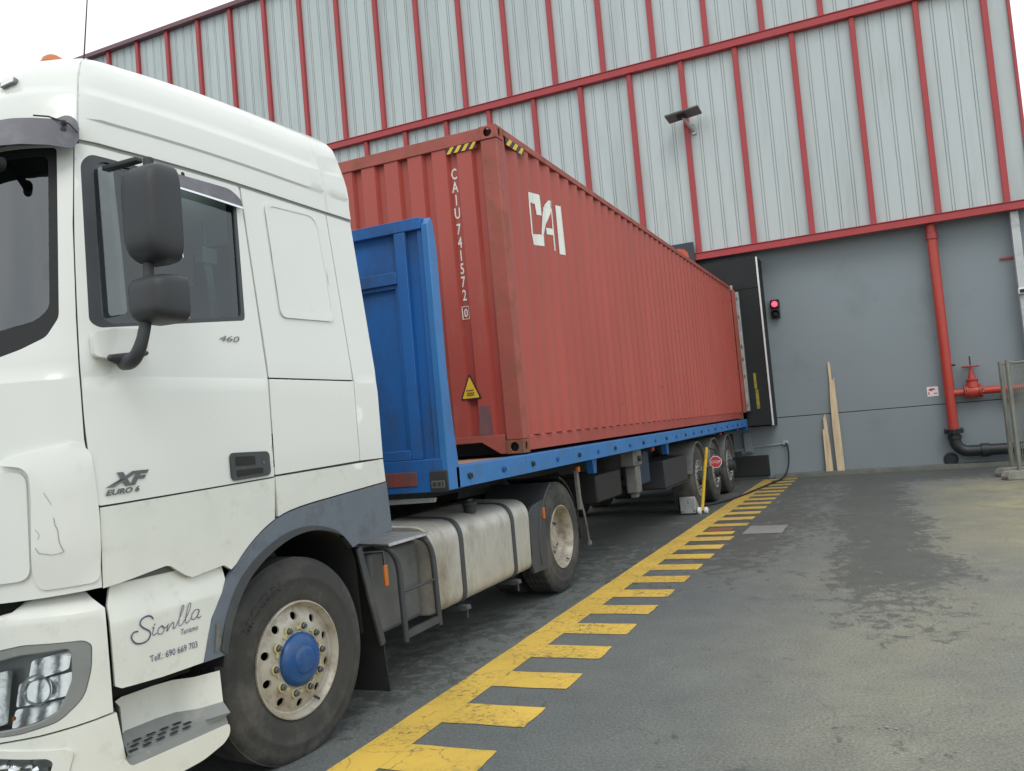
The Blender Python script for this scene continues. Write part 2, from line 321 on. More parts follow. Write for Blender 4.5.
def lathe(bm, prof, c, axis=(1, 0, 0), seg=64, rfun=None):
    """profile [(along axis, radius)] revolved; open ends closed when radius 0"""
    A = Vector(axis).normalized(); u, v = frame_of(A); c = Vector(c); rings = []
    for i, (a, r) in enumerate(prof):
        if r < 1e-6: rings.append([bm.verts.new(c+A*a)]); continue
        rings.append([bm.verts.new(c+A*a+(u*math.cos(2*PI*k/seg)+v*math.sin(2*PI*k/seg))*(r if rfun is None else rfun(i, k, r))) for k in range(seg)])
    for a, b in zip(rings, rings[1:]):
        for k in range(seg):
            q = [a[k % len(a)], a[(k+1) % len(a)], b[(k+1) % len(b)], b[k % len(b)]]
            q2 = []
            for x in q:
                if x not in q2: q2.append(x)
            if len(q2) > 2: bm.faces.new(q2)
def inside(p, poly):
    x, y = p; c = False; j = len(poly)-1
    for i in range(len(poly)):
        xi, yi = poly[i]; xj, yj = poly[j]
        if (yi > y) != (yj > y) and x < (xj-xi)*(y-yi)/(yj-yi)+xi: c = not c
        j = i
    return c
def rnd(poly, r, n=5):
    """round the corners of a polygon; r is one radius or one per corner"""
    out = []; N = len(poly)
    for i in range(N):
        rr = r[i] if isinstance(r, (list, tuple)) else r
        p = Vector(poly[i]).to_2d() if len(poly[i]) == 2 else None
        p = Vector((poly[i][0], poly[i][1])); a = Vector(poly[i-1])-p; b = Vector(poly[(i+1) % N])-p
        k = min(rr, a.length*.48, b.length*.48)
        if k < 1e-4: out.append(tuple(p)); continue
        pa = p+a.normalized()*k; pb = p+b.normalized()*k
        for j in range(n+1):
            t = j/n; out.append(tuple(pa*(1-t)**2+p*2*t*(1-t)+pb*t*t))
    return out
def dens(poly, step):
    out = []
    for i in range(len(poly)):
        a, b = poly[i], poly[(i+1) % len(poly)]; L = math.dist(a, b); n = max(1, int(math.ceil(L/step)))
        for j in range(n): t = j/n; out.append((a[0]+(b[0]-a[0])*t, a[1]+(b[1]-a[1])*t))
    return out
def panel(bm, outline, surf, thick=.02, holes=(), step=.07, xl=(), yl=()):
    """sheet cut to a 2D outline with holes, mapped through surf(u,v,off) and given thickness inwards"""
    O = dens(outline, step); H = [dens(h, step) for h in holes]; loops = [O]+H
    pts = []; edges = []
    for l in loops:
        b0 = len(pts); pts += l; edges += [(b0+i, b0+(i+1) % len(l)) for i in range(len(l))]
    xs = [p[0] for p in O]; ys = [p[1] for p in O]
    gx = sorted([min(xs)+step*.5+i*step for i in range(int((max(xs)-min(xs))/step)+1)]+[x for x in xl]); gy = sorted([min(ys)+step*.5+i*step for i in range(int((max(ys)-min(ys))/step)+1)]+[y for y in yl])
    segs = [(Vector(l[i]), Vector(l[(i+1) % len(l)])) for l in loops for i in range(len(l))]
    for x in gx:
        for y in gy:
            p = Vector((x, y))
            if not inside(p, O) or any(inside(p, h) for h in H): continue
            ok = True; lim = step*.28
            if xl or yl: lim = .006
            for a, b in segs:
                if abs(a.x-x) > 2*step and abs(b.x-x) > 2*step: continue
                ab = b-a; t = max(0, min(1, (p-a).dot(ab)/max(ab.length_squared, 1e-12)))
                if (p-(a+ab*t)).length < lim: ok = False; break
            if ok: pts.append((x, y))
    V, E, F, ov, oe, of = delaunay_2d_cdt([Vector(p) for p in pts], edges, [], 0, 1e-6)
    tris = []
    for f in F:
        c = sum((V[i] for i in f), Vector((0, 0)))/len(f)
        if inside(c, O) and not any(inside(c, h) for h in H): tris.append(f)
    top = {}; bot = {}
    def tv(i):
        if i not in top: top[i] = bm.verts.new(surf(V[i].x, V[i].y, 0))
        return top[i]
    def bv(i):
        if i not in bot: bot[i] = bm.verts.new(surf(V[i].x, V[i].y, -thick))
        return bot[i]
    cnt = {}
    for f in tris:
        bm.faces.new([tv(i) for i in f])
        for k in range(len(f)):
            e = (f[k], f[(k+1) % len(f)])
            if (e[1], e[0]) in cnt: del cnt[(e[1], e[0])]
            else: cnt[e] = 1
    if thick:
        for f in tris: bm.faces.new([bv(i) for i in reversed(f)])
        for a, b in cnt: bm.faces.new([tv(b), tv(a), bv(a), bv(b)])
    return bm
def text_tris(s, size, sx=1., shear=0., bold=0.):
    cu = bpy.data.curves.new('t', 'FONT'); cu.body = s; cu.size = size; cu.shear = shear; cu.offset = bold; cu.resolution_u = 3
    ob = bpy.data.objects.new('t', cu); me = ob.to_mesh()
    vs = [(v.co.x*sx, v.co.y) for v in me.vertices]; fs = [tuple(p.vertices) for p in me.polygons]
    ob.to_mesh_clear(); bpy.data.objects.remove(ob); bpy.data.curves.remove(cu); return vs, fs
def text(bm, s, size, mapf, sx=1., center=False, shear=0., bold=0.):
    vs, fs = text_tris(s, size, sx, shear, bold)
    if not vs: return
    if center:
        mx_ = (min(v[0] for v in vs)+max(v[0] for v in vs))/2; my = (min(v[1] for v in vs)+max(v[1] for v in vs))/2; vs = [(a-mx_, b-my) for a, b in vs]
    V = [bm.verts.new(mapf(a, b)) for a, b in vs]
    for f in fs:
        try: bm.faces.new([V[i] for i in f])
        except ValueError: pass
def ribbon(bm, pts, w, mapf):
    """stroke of width w (one value or one per point) through 2D pts, mapped to a surface"""
    P = [Vector(p) for p in pts]
    if len(P) > 2:
        Q = []
        for i in range(len(P)-1):
            p0 = P[max(i-1, 0)]; p1 = P[i]; p2 = P[i+1]; p3 = P[min(i+2, len(P)-1)]
            for j in range(4):
                t = j/4; Q.append(.5*((2*p1)+(p2-p0)*t+(2*p0-5*p1+4*p2-p3)*t*t+(3*p1-p0-3*p2+p3)*t**3))
        Q.append(P[-1]); P = Q
    prev = None
    for i, p in enumerate(P):
        d = P[min(i+1, len(P)-1)]-P[max(i-1, 0)]
        if d.length < 1e-7: continue
        d.normalize(); n = Vector((-d.y, d.x))*w/2
        cur = (bm.verts.new(mapf(*(p+n))), bm.verts.new(mapf(*(p-n))))
        if prev: bm.faces.new([prev[0], prev[1], cur[1], cur[0]])
        prev = cur
def copy_tree(o, parent=None):
    c = o.copy(); C.objects.link(c); c.parent = parent
    for ch in [x for x in bpy.data.objects if x.parent == o]: copy_tree(ch, c)
    return c
# ------------------------------------------------------------------ ground
bm = BM(); s = 220
vv = [bm.verts.new(p) for p in ((-s, -s, 0), (s, -s, 0), (s, s, 0), (-s, s, 0))]; bm.faces.new(vv)
tag(obj('asphalt_yard', bm, ASPH, smooth=False), kind='structure')
def sheet(name, polys, m, z):
    bm = BM()
    for p in polys: bm.faces.new([bm.verts.new((x, y, z)) for x, y in p])
    return obj(name, bm, m, smooth=False)
def jag(x0, x1, y0, y1, k=.006):                 # hand-rolled paint edges
    r = lambda: random.uniform(-k, k); n = 5; P = []
    for i in range(n+1): P.append((x0+(x1-x0)*i/n, y0+r()))
    for i in range(1, n+1): P.append((x1+r(), y0+(y1-y0)*i/n))
    for i in range(1, n): P.append((x1+(x0-x1)*i/n, y1+r()))
    P.append((x0, y1)); return P
ys = [-6+i*.25 for i in range(76)]; ys = [y for y in ys if y < 12.6]+[12.6]
L_ = [(.215+.02*(y > 6)*(y-6)/6+random.uniform(-.004, .004), y) for y in ys]; R_ = [(.462, y) for y in ys]
tag(sheet('yellow_line', [L_+R_[::-1]], YLINE, .004), kind='structure')
ticks = [jag(.4635, .958, -2.565+.645*k, -2.25+.645*k) for k in range(-5, 24) if k != 11 and k != 12]
ticks += [jag(.4635, .90, 4.40, 4.66), jag(.4635, .97, 5.17, 5.44)]
tag(sheet('yellow_hatching', ticks, YLINE, .004), kind='structure')
tag(sheet('grey_patch', [jag(1.03, 1.52, 4.36, 5.10)], GREYPAD, .005), kind='structure')
tag(sheet('red_patch', [jag(.50, .84, 4.70, 5.0)], REDPAD, .006), kind='structure')
bm = BM(); prism(bm, [(12.78, 0.0), (12.79, .075), (12.81, .085), (13.0, .09), (13.0, 0.0)], 0, .45, 9)
tag(obj('wall_base_kerb', bm, KERB, smooth=False), kind='structure')

# ------------------------------------------------------------------ warehouse
YC, YW = 12.72, 13.0; XR = 5.84; XL = -31.0
bld = thing('warehouse', 'grey warehouse with ribbed upper cladding, red posts and a dark loading dock', 'warehouse', (-12, YW, 0))
DX0, DX1, DZ0, DZ1 = -2.95, .45, 1.16, 4.75
bm = BM()                                        # lower wall of flush concrete panels, open joint at 1.32 m
box(bm, DX1, XR+.1, YW, YW+.25, 0, 1.315); box(bm, DX1, XR+.1, YW, YW+.25, 1.330, 5.1)
box(bm, XL, DX0, YW, YW+.25, 0, 1.315); box(bm, XL, DX0, YW, YW+.25, 1.330, 5.1)
box(bm, DX0, DX1, YW, YW+.25, 0, DZ0); box(bm, DX0, DX1, YW, YW+.25, DZ1, 5.1)
box(bm, XR-.15, XR+.1, YW+.25, YW+26, 0, 5.1)
obj('lower_wall', bm, WALLG, bld, bevel=.004)
bm = BM(); box(bm, XL, DX0, YW+.03, YW+.2, 1.30, 1.34); box(bm, DX1+.01, XR, YW+.03, YW+.2, 1.30, 1.34); obj('wall_joint', bm, BLACK, bld)
bm = BM()                                        # dark room behind the dock opening
for a in [(DX0-.2, DX0, YW+.25, YW+5, 1.0, 5), (DX1, DX1+.2, YW+.25, YW+5, 1.0, 5), (DX0-.2, DX1+.2, YW+5, YW+5.2, 1, 5), (DX0-.2, DX1+.2, YW+.25, YW+5, 5.0, 5.1), (DX0-.2, DX1+.2, YW+.25, YW+5, .95, 1.14)]: box(bm, *a)
obj('dock_room', bm, DOCKK, bld)
def cladding(z0, z1, posts, name):
    """sandwich panels: flat faces with three double-grooved joints in every bay"""
    bm = BM(); prof = [(XL, 0)]
    for a, b in zip(posts, posts[1:]):
        for f in (.235, .49, .745):
            c = a+(b-a)*f
            for g in (-.027, .027):
                prof += [(c+g-.008, 0), (c+g-.006, .02), (c+g+.006, .02), (c+g+.008, 0)]
    prof = [p for p in prof if XL <= p[0] <= XR-.02]+[(XR, 0)]
    rows = [z0, z1]
    V = [[bm.verts.new((x, YC+d, z)) for x, d in prof] for z in rows]
    for i in range(len(prof)-1): bm.faces.new([V[0][i], V[0][i+1], V[1][i+1], V[1][i]])
    prev = V[0][-1], V[1][-1]
    y = YC
    while y < YC+24:                             # return along the gable, coarser
        n = (bm.verts.new((XR, y+1.0, z0)), bm.verts.new((XR, y+1.0, z1))); bm.faces.new([prev[0], n[0], n[1], prev[1]]); prev = n; y += 1
    return obj(name, bm, CLAD, bld, smooth=False)
PL = [-.68+1.2245*k for k in range(-25, 6)]; PU = [-.05+1.229*k for k in range(-26, 6)]
cladding(5.15, 9.72, PL, 'cladding'); cladding(9.72, 14.62, PU, 'cladding')
def post(x, z0, z1):
    bm = BM(); wd = .058
    prism(bm, [(x-wd, YC+.0), (x-wd, YC-.10), (x-wd+.012, YC-.112), (x+wd-.012, YC-.112), (x+wd, YC-.10), (x+wd, YC)], 2, z0, z1)
    obj('post', bm, POSTR, bld, smooth=False)
for x in PL: post(x, 5.20, 9.655)
for x in PU:
    if x < XR-.1: post(x, 9.845, 14.60)
def beam(z0, z1, dep):
    bm = BM(); prism(bm, [(YC+.02, z0), (YC-dep, z0), (YC-dep, z0+.012), (YC-dep+.02, z0+.03), (YC-dep+.02, z1-.03), (YC-dep, z1-.012), (YC-dep, z1), (YC+.02, z1)], 0, XL, XR+.03)
    obj('beam', bm, POSTR, bld, smooth=False)
beam(5.035, 5.20, .16); beam(9.66, 9.84, .17)
bm = BM(); box(bm, XL, XR, YC, YW, 5.06, 5.12); obj('soffit', bm, WALLG, bld, smooth=False)
bm = BM(); prism(bm, [(YC-.19, 14.58), (YC-.19, 14.70), (YC-.14, 14.74), (YC+.3, 14.76), (YC+.3, 14.6), (YC, 14.58)], 0, XL, XR+.06); box(bm, XL, XR+.05, YC+.3, YC+24, 14.6, 14.7)
obj('roof_trim', bm, TRIM, bld, smooth=False)
bm = BM(); box(bm, XR, XR+.06, YC-.06, YC+.1, 5.2, 14.6); obj('corner_trim', bm, POSTR, bld, bevel=.006)

# dock shelter: black curtains on a frame, white wear edges
ds = thing('dock_shelter', 'black dock shelter with white edge strip framing the container end', 'dock shelter', (-1.22, 12.9, 1.15))
sx0, sx1, yF = -3.06, .60, 12.36
bm = BM(); box(bm, sx1-.05, sx1, yF+.01, YW-.01, 1.18, 4.86); box(bm, sx0, sx0+.05, yF+.01, YW-.01, 1.18, 4.86); box(bm, sx0+.05, sx1-.05, yF+.01, YW-.01, 4.80, 4.86); obj('shelter_frame', bm, DOCKK, ds, bevel=.004)
bm = BM(); box(bm, .04, sx1-.03, yF, yF+.012, 1.20, 4.80); obj('side_curtain', bm, DOCKK, ds)
bm = BM(); box(bm, sx0+.03, -2.48, yF, yF+.012, 1.20, 4.80); obj('side_curtain', bm, DOCKK, ds)
bm = BM(); box(bm, sx0+.03, sx1-.03, yF-.012, yF-.002, 4.20, 4.86); obj('top_curtain', bm, DOCKK, ds)
for x in (sx1-.035, sx0):
    bm = BM(); box(bm, x, x+.035, yF-.02, yF+.008, 1.18, 4.86); obj('edge_strip', bm, WEDGE, ds, bevel=.003)
bm = BM(); box(bm, .28, .345, yF-.006, yF-.001, 1.56, 1.98); obj('guide_stripe', bm, DULLY, ds)
bm = BM(); box(bm, .27, .325, yF-.006, yF-.001, 2.0, 2.34); obj('guide_stripe', bm, DULLY, ds)
bm = BM(); box(bm, -.62, .34, YW-.14, YW-.005, .06, .52); tag(obj('dock_bumper', bm, BLACK, bevel=.02, at=(-.14, YW-.07, .06)), 'black rubber dock buffer low on the wall behind the last trailer wheel', 'dock bumper')
bm = BM(); box(bm, -.46, .02, YW-.10, YW-.004, .58, .70); box(bm, -.15, .02, YW-.16, YW-.095, .62, 1.05); tag(obj('dock_lip_support', bm, WALLG, bevel=.012, at=(-.1, YW-.07, .58)), 'grey steel ledge on the wall just under the dock opening', 'steel ledge')

sg = thing('dock_sign', 'dark grey plate with orange figure half hidden by the container top', 'sign', (-1.25, YC-.02, 4.6))
bm = BM(); box(bm, -1.80, -.765, YC-.215, YC-.185, 4.50, 5.45); obj('plate', bm, SIGND, sg, bevel=.004)
bm = BM(); text(bm, '2', .98, lambda a, b: (-1.07+a, YC-.218, 4.985+b), center=True, bold=.02); obj('figure', bm, SIGNO, sg, smooth=False)

# traffic light
tl = thing('traffic_light', 'small black two-lamp signal lit red on the grey wall', 'traffic light', (.80, YW, 3.72))
bm = BM(); box(bm, .715, .905, YW-.14, YW-.001, 3.745, 3.935); box(bm, .72, .90, YW-.14, YW-.001, 3.53, 3.738); obj('housing', bm, BLACK, tl, bevel=.015)
for z, m_, n in ((3.84, REDLIT, 'red_lamp'), (3.61, BLACK, 'unlit_lamp')):
    bm = BM(); lathe(bm, [(0, .068), (.02, .064), (.04, .045), (.048, 0)], (.81, YW-.14, z), (0, -1, 0), 24); obj(n, bm, m_, tl)
    bm = BM()
    for k in range(13):
        a = PI*k/12; p = (.81+.088*math.cos(a), z+.088*math.sin(a))
        q = [bm.verts.new((p[0], YW-.14, p[1])), bm.verts.new((p[0], YW-.23+.03*(1-math.sin(a)), p[1]))]
        if k: bm.faces.new([pr[0], q[0], q[1], pr[1]])
        pr = q
    obj('hood', bm, BLACK, tl)

# solar street lamp on the cladding
sl_ = thing('solar_lamp', 'solar lamp panel on a short arm fixed to the upper cladding', 'solar lamp', (-.52, YC, 8.05))
bm = BM(); box(bm, -.58, -.48, YC-.05, YC-.002, 7.92, 8.18); obj('wall_bracket', bm, GALV, sl_, bevel=.01)
bm = BM(); tube(bm, [(-.53, YC-.05, 8.0), (-.60, YC-.20, 8.10), (-.70, YC-.42, 8.27)], .032, 10); obj('arm', bm, GALV, sl_)
bm = BM(); bar(bm, (-1.04, YC-.44, 8.26), (-.28, YC-.44, 8.33), .46, .045, (0, .05, 1)); obj('lamp_panel', bm, LAMPP, sl_, bevel=.01)
bm = BM(); bar(bm, (-.80, YC-.44, 8.245), (-.60, YC-.44, 8.262), .2, .05, (0, .05, 1)); obj('sensor_box', bm, BLACK, sl_, bevel=.01)

# red riser with gate valve, black elbow
rp_ = thing('fire_riser', 'red vertical fire pipe with a handwheel gate valve on its side branch', 'fire pipe', (4.05, YW-.2, 0.8))
px, py = 4.05, YW-.19
bm = BM(); tube(bm, [(px, py, .80), (px, py, 5.03)], .098, 24); obj('riser_pipe', bm, PIPER, rp_)
bm = BM(); tube(bm, [(px, py, 4.72), (px, py, 4.86)], .118, 24); obj('pipe_collar', bm, POSTR, rp_, bevel=.01)
bm = BM(); tube(bm, [(px+.05, py, 1.53), (px+.26, py, 1.53)], .075, 20); tube(bm, [(px+.60, py, 1.53), (5.86, py, 1.53)], .075, 20); obj('branch_pipe', bm, PIPER, rp_)
for x in (px+.27, px+.56, px+.305, px+.53):
    bm = BM(); tube(bm, [(x, py, 1.53), (x+.026, py, 1.53)], .135, 24); obj('flange', bm, PIPER, rp_, bevel=.004)
bm = BM()
for x in (px+.262, px+.565):
    for k in range(8):
        a = 2*PI*k/8+.2; c_ = (x, py+.104*math.cos(a), 1.53+.104*math.sin(a)); tube(bm, [c_, (c_[0]+.05, c_[1], c_[2])], .012, 6)
obj('flange_bolt', bm, NUT, rp_)
bm = BM(); lathe(bm, [(-.12, .085), (-.1, .115), (0, .135), (.1, .115), (.12, .085)], (px+.43, py, 1.53), (1, 0, 0), 24)
lathe(bm, [(.08, .12), (.20, .10), (.22, .115), (.25, .115), (.26, .07), (.32, .06), (.44, .035), (.50, .03)], (px+.43, py, 1.53), (0, 0, 1), 20); obj('valve_body', bm, PIPER, rp_)
bm = BM()
R = .155; n = 28; tube(bm, [(px+.43+R*math.cos(2*PI*k/n), py+R*math.sin(2*PI*k/n), 2.04) for k in range(n+1)], .014, 8, caps=False)
for k in range(5): a = 2*PI*k/5; tube(bm, [(px+.43, py, 2.03), (px+.43+R*math.cos(a), py+R*math.sin(a), 2.04)], .011, 6)
obj('handwheel', bm, PIPER, rp_)
bm = BM(); tube(bm, [(px+.43, py, 2.0), (px+.43, py, 2.25)], .013, 8); obj('valve_stem', bm, PIPEK, rp_)
bm = BM(); box(bm, px+.95, px+1.12, py-.02, YW, 1.32, 1.46); obj('pipe_bracket', bm, PADR, rp_, bevel=.006)
bm = BM(); tube(bm, [(px+.09, py, 2.10), (px+.16, py, 2.10)], .022, 10); tube(bm, [(px+.14, py, 2.10), (px+.14, py, 2.10+.001)], .04, 10); obj('drain_nipple', bm, PIPEK, rp_)
bp_ = thing('black_elbow_pipe', 'black flanged elbow pipe running right near the ground', 'pipe', (4.1, YW-.2, .3))
bm = BM(); pts = [(px, py, .74)]+[(px+.24-.24*math.cos(a), py, .58-.24*math.sin(a)+.0) for a in [PI/2*k/8 for k in range(9)]]+[(5.86, py, .34)]
tube(bm, pts, .112, 22); obj('elbow', bm, PIPEK, bp_)
for a_, b_, r_ in (((px, py, .725), (px, py, .755), .185), ((px, py, .768), (px, py, .798), .185), ((px, py, .60), (px, py, .66), .135), ((px+.45, py, .34), (px+.60, py, .34), .135), ((px+1.15, py, .34), (px+1.3, py, .34), .13)):
    bm = BM(); tube(bm, [a_, b_], r_, 26); obj('pipe_flange', bm, PIPEK, bp_, bevel=.004)
bm = BM()
for k in range(12): a = 2*PI*k/12; c_ = (px+.158*math.cos(a), py+.158*math.sin(a)); tube(bm, [(c_[0], c_[1], .705), (c_[0], c_[1], .82)], .012, 6)
obj('flange_bolt', bm, NUT, bp_)
bm = BM(); lathe(bm, [(0, .14), (.03, .135), (.035, .11), (.012, .10), (.012, 0)], (3.95, YW-.005, .18), (0, -1, 0), 28)
tag(obj('drain_cap', bm, PIPEK, at=(3.95, YW, .18)), 'round black pipe cap at the foot of the grey wall', 'pipe cap')
ws_ = thing('wall_notice', 'small white notice with red drawing on the grey wall', 'notice', (3.75, YW, 1.6))
bm = BM(); box(bm, 3.65, 3.86, YW-.008, YW-.001, 1.50, 1.70); obj('notice_plate', bm, SIGNW, ws_)
bm = BM()
for P in [[(3.67, 1.63), (3.70, 1.67), (3.79, 1.67), (3.80, 1.62), (3.76, 1.64), (3.74, 1.60), (3.70, 1.62)], [(3.67, 1.53), (3.67, 1.60), (3.69, 1.60), (3.69, 1.53)], [(3.77, 1.55), (3.84, 1.55), (3.84, 1.57), (3.77, 1.57)]]:
    bm.faces.new([bm.verts.new((x, YW-.0105, z)) for x, z in P])
obj('red_symbol', bm, SIGNR, ws_, smooth=False)
bm = BM(); box(bm, 5.24, 5.50, YW-.05, YW-.001, 4.13, 4.17); tag(obj('red_bracket', bm, POSTR, at=(5.37, YW, 4.15)), 'short red bracket high on the wall beside the metal column', 'bracket')
gc = thing('metal_column', 'galvanised column standing at the right end of the grey wall', 'column', (5.66, 12.8, 0))
bm = BM(); box(bm, 5.47, 5.62, 12.72, 12.95, 0, 5.03); obj('column_shaft', bm, GALV, gc, bevel=.01)
bm = BM(); box(bm, 5.45, 5.60, 12.60, 12.72, 3.36, 3.48); obj('lamp_box', bm, SIGNW, gc, bevel=.01); bm = BM(); box(bm, 5.47, 5.58, 12.59, 12.60, 3.38, 3.45); obj('lens', bm, BLACK, gc)

# wooden boards
def board(loc, label, pts, lean, yb, thick=.028):
    bm = BM(); prism(bm, pts, 1, 0, thick)
    R_ = Matrix.Rotation(lean, 4, 'X'); bmesh.ops.transform(bm, matrix=Matrix.Translation((0, yb, .085))@R_, verts=bm.verts)
    tag(obj('wooden_plank', bm, WOOD, bevel=.003, at=loc), label, 'plank', 'broken planks against the wall')
board((1.8, 12.9, .085), 'tall splintered pale plank leaning on the grey wall', [(1.745, 0), (1.90, .0), (1.885, 1.2), (1.87, 1.98), (1.855, 2.02), (1.845, 1.95), (1.82, 1.97), (1.815, 2.32), (1.795, 2.37), (1.765, 2.33), (1.77, 1.9), (1.75, 1.6), (1.735, 1.0)], -.055, 12.835)
board((1.58, 12.9, .085), 'short split pale plank leaning left of the tall one', [(1.52, 0), (1.665, 0), (1.65, .6), (1.625, 1.20), (1.595, 1.25), (1.59, 1.17), (1.565, 1.18), (1.56, .90), (1.53, .91), (1.525, .5)], -.04, 12.87)

# outlet and hose
ob_ = thing('wall_outlet', 'small pale pipe outlet on the wall beside the dock', 'outlet', (.72, YW, .75))
bm = BM(); box(bm, .66, .78, YW-.06, YW-.001, .72, .80); obj('outlet_box', bm, GALV, ob_, bevel=.008)
bm = BM(); tube(bm, [(-.1, YW-.03, .70), (.66, YW-.03, .745)], .014, 8); obj('feed_pipe', bm, GALV, ob_)
bm = BM(); tube(bm, [(.74, 12.93, .76), (.78, 12.86, .60), (.76, 12.7, .25), (.68, 12.3, .05), (.55, 11.4, .024), (.42, 10.2, .022), (.30, 9.2, .022), (.18, 8.5, .022), (.02, 8.0, .022), (-.12, 7.8, .022), (-.3, 7.9, .022), (-.6, 8.2, .02)], .019, 8, smoothpath=True)
tag(obj('rubber_hose', bm, BLACK, at=(.74, 12.9, 0)), 'black hose hanging from the wall outlet and crossing the yellow line', 'hose')

# mesh fence panels on concrete feet
def fence(x, y, ang, label):
    t = thing('mesh_fence_panel', label, 'fence panel', (x, y, 0), 'temporary fence panels')
    d = Vector((math.cos(ang), math.sin(ang), 0)); P = lambda a, z: (x+d.x*a, y+d.y*a, z); W, Z0, Z1 = 3.2, .18, 2.02
    bm = BM(); tube(bm, [P(0, .06), P(0, Z1)], .036, 10); tube(bm, [P(W, .06), P(W, Z1)], .021, 10); tube(bm, [P(0, Z1-.02), P(.12, Z1-.06), P(.5, Z1-.03), P(W, Z1-.02)], .016, 8); tube(bm, [P(0, Z0), P(W, Z0)], .014, 8); obj('fence_frame', bm, MESHM, t)
    bm = BM(); k = 0.04
    while k < W: bar(bm, P(k, Z0), P(k, Z1-.03), .007, .007, d); k += .03
    z = Z0+.1
    while z < Z1-.05: bar(bm, P(0, z), P(W, z), .005, .005); z += .12
    obj('wire_mesh', bm, MESHM, t, smooth=False)
    bm = BM(); q = [(-.26, 0), (.26, 0), (.27, .06), (.22, .135), (.1, .15), (-.1, .15), (-.22, .135), (-.27, .06)]
    prism(bm, q, 1, -.12, .12); bmesh.ops.transform(bm, matrix=Matrix.Translation((x, y, 0))@Matrix.Rotation(ang+.25, 4, 'Z'), verts=bm.verts); obj('concrete_foot', bm, CONC, t, bevel=.015)
fence(4.80, 9.9, .10, 'nearest mesh fence panel on a concrete foot at the right edge')
fence(4.77, 10.6, .22, 'mesh fence panel standing just behind the nearest one')

# pebbles near the camera
for i, (a, b, c) in enumerate([(2.70, -2.28, .006), (2.735, -2.27, .008), (2.775, -2.285, .007), (2.83, -2.30, .005)]):
    bm = BM(); bmesh.ops.create_icosphere(bm, subdivisions=1, radius=c)
    for v in bm.verts: v.co = Vector((v.co.x*1.5+a, v.co.y+b, v.co.z*.6+.006))*1
    tag(obj('pebble', bm, CONC, at=(a, b, 0)), 'one of four tiny pale chips in a row on the asphalt', 'pebble', 'pale chips on the asphalt')

# ------------------------------------------------------------------ shipping container
ZB = 1.375; ZT = ZB+2.896; CL = 12.192; CW = 2.438
ct = thing('shipping_container', 'long red corrugated shipping container with white letters, loaded on the trailer', 'container', (-1.219, 6, ZB))
def side_x(y):      # depth profile of the long wall (0 = outermost)
    p = .2815; t = ((y-.118) % p)/p
    a, b, c = .25, .49, .74
    if t < a: return -.010
    if t < b: return -.010-.036*(t-a)/(b-a)
    if t < c: return -.046
    return -.046+.036*(t-c)/(1-c)
def side_breaks(y0, y1):
    p = .2815; ys = [y0]; k = -1
    while True:
        base = .118+k*p
        if base > y1: break
        for f in (0, .25, .49, .74):
            y = base+f*p
            if y0 < y < y1: ys.append(y)
        k += 1
    return sorted(ys)+[y1]
for sgn in (1, -1):
    X = lambda d: d if sgn > 0 else -CW-d
    bm = BM(); ys = side_breaks(.14, CL-.14); z0, z1 = ZB+.15, ZT-.055
    zs = [z0, ZB+1.0, ZB+2.0, z1]
    V = [[bm.verts.new((X(side_x(y)), y, z)) for y in ys] for z in zs]
    for a, b in zip(V, V[1:]):
        for i in range(len(ys)-1): bm.faces.new([a[i], a[i+1], b[i+1], b[i]])
    obj('side_wall', bm, RED, ct, smooth=False)
    bm = BM(); box(bm, *sorted((X(0), X(-.06))), .16, CL-.16, ZT-.062, ZT); obj('top_rail', bm, REDF, ct, bevel=.004)
    bm = BM(); prism(bm, [(X(-.034), ZB+.018), (X(-.034), ZB+.14), (X(-.05), ZB+.158), (X(-.05), ZB+.17), (X(-.055), ZB+.17), (X(-.075), ZB+.018)], 1, .17, CL-.17); obj('bottom_rail', bm, RED, ct, smooth=False)
def front_y(x):     # x measured inwards from the near edge
    p = .2535; t = ((x-.262) % p)/p; a, b, c = .57, .66, .91
    if t < a: return .012
    if t < b: return .012+.045*(t-a)/(b-a)
    if t < c: return .057
    return .057-.045*(t-c)/(1-c)
bm = BM(); xs = [.15]; k = -1
while .262+k*.2535 < CW-.15:
    for f in (0, .57, .66, .91):
        x = .262+(k+f)*.2535
        if .15 < x < CW-.15: xs.append(x)
    k += 1
xs = sorted(xs)+[CW-.15]; V = [[bm.verts.new((-x, front_y(x), z)) for x in xs] for z in (ZB+.16, ZB+1.2, ZT-.10)]
for a, b in zip(V, V[1:]):
    for i in range(len(xs)-1): bm.faces.new([a[i], a[i+1], b[i+1], b[i]])
obj('front_wall', bm, RED, ct, smooth=False)
bm = BM(); box(bm, -CW+.16, -.16, 0.0, .08, ZT-.115, ZT-.004); obj('front_header', bm, REDF, ct, bevel=.004)
bm = BM(); prism(bm, [(-.17, ZB+.005), (-.17, ZB+.175), (-CW+.17, ZB+.175), (-CW+.17, ZB+.005), (-CW+.30, ZB+.005), (-CW+.42, ZB+.118), (-.40, ZB+.118), (-.22, ZB+.005)], 1, .004, .06); obj('front_sill', bm, REDF, ct, bevel=.003)
bm = BM(); box(bm, -CW+.2, -.2, .25, .28, ZB+.0, ZB+.16); obj('tunnel_shade', bm, BLACK, ct)
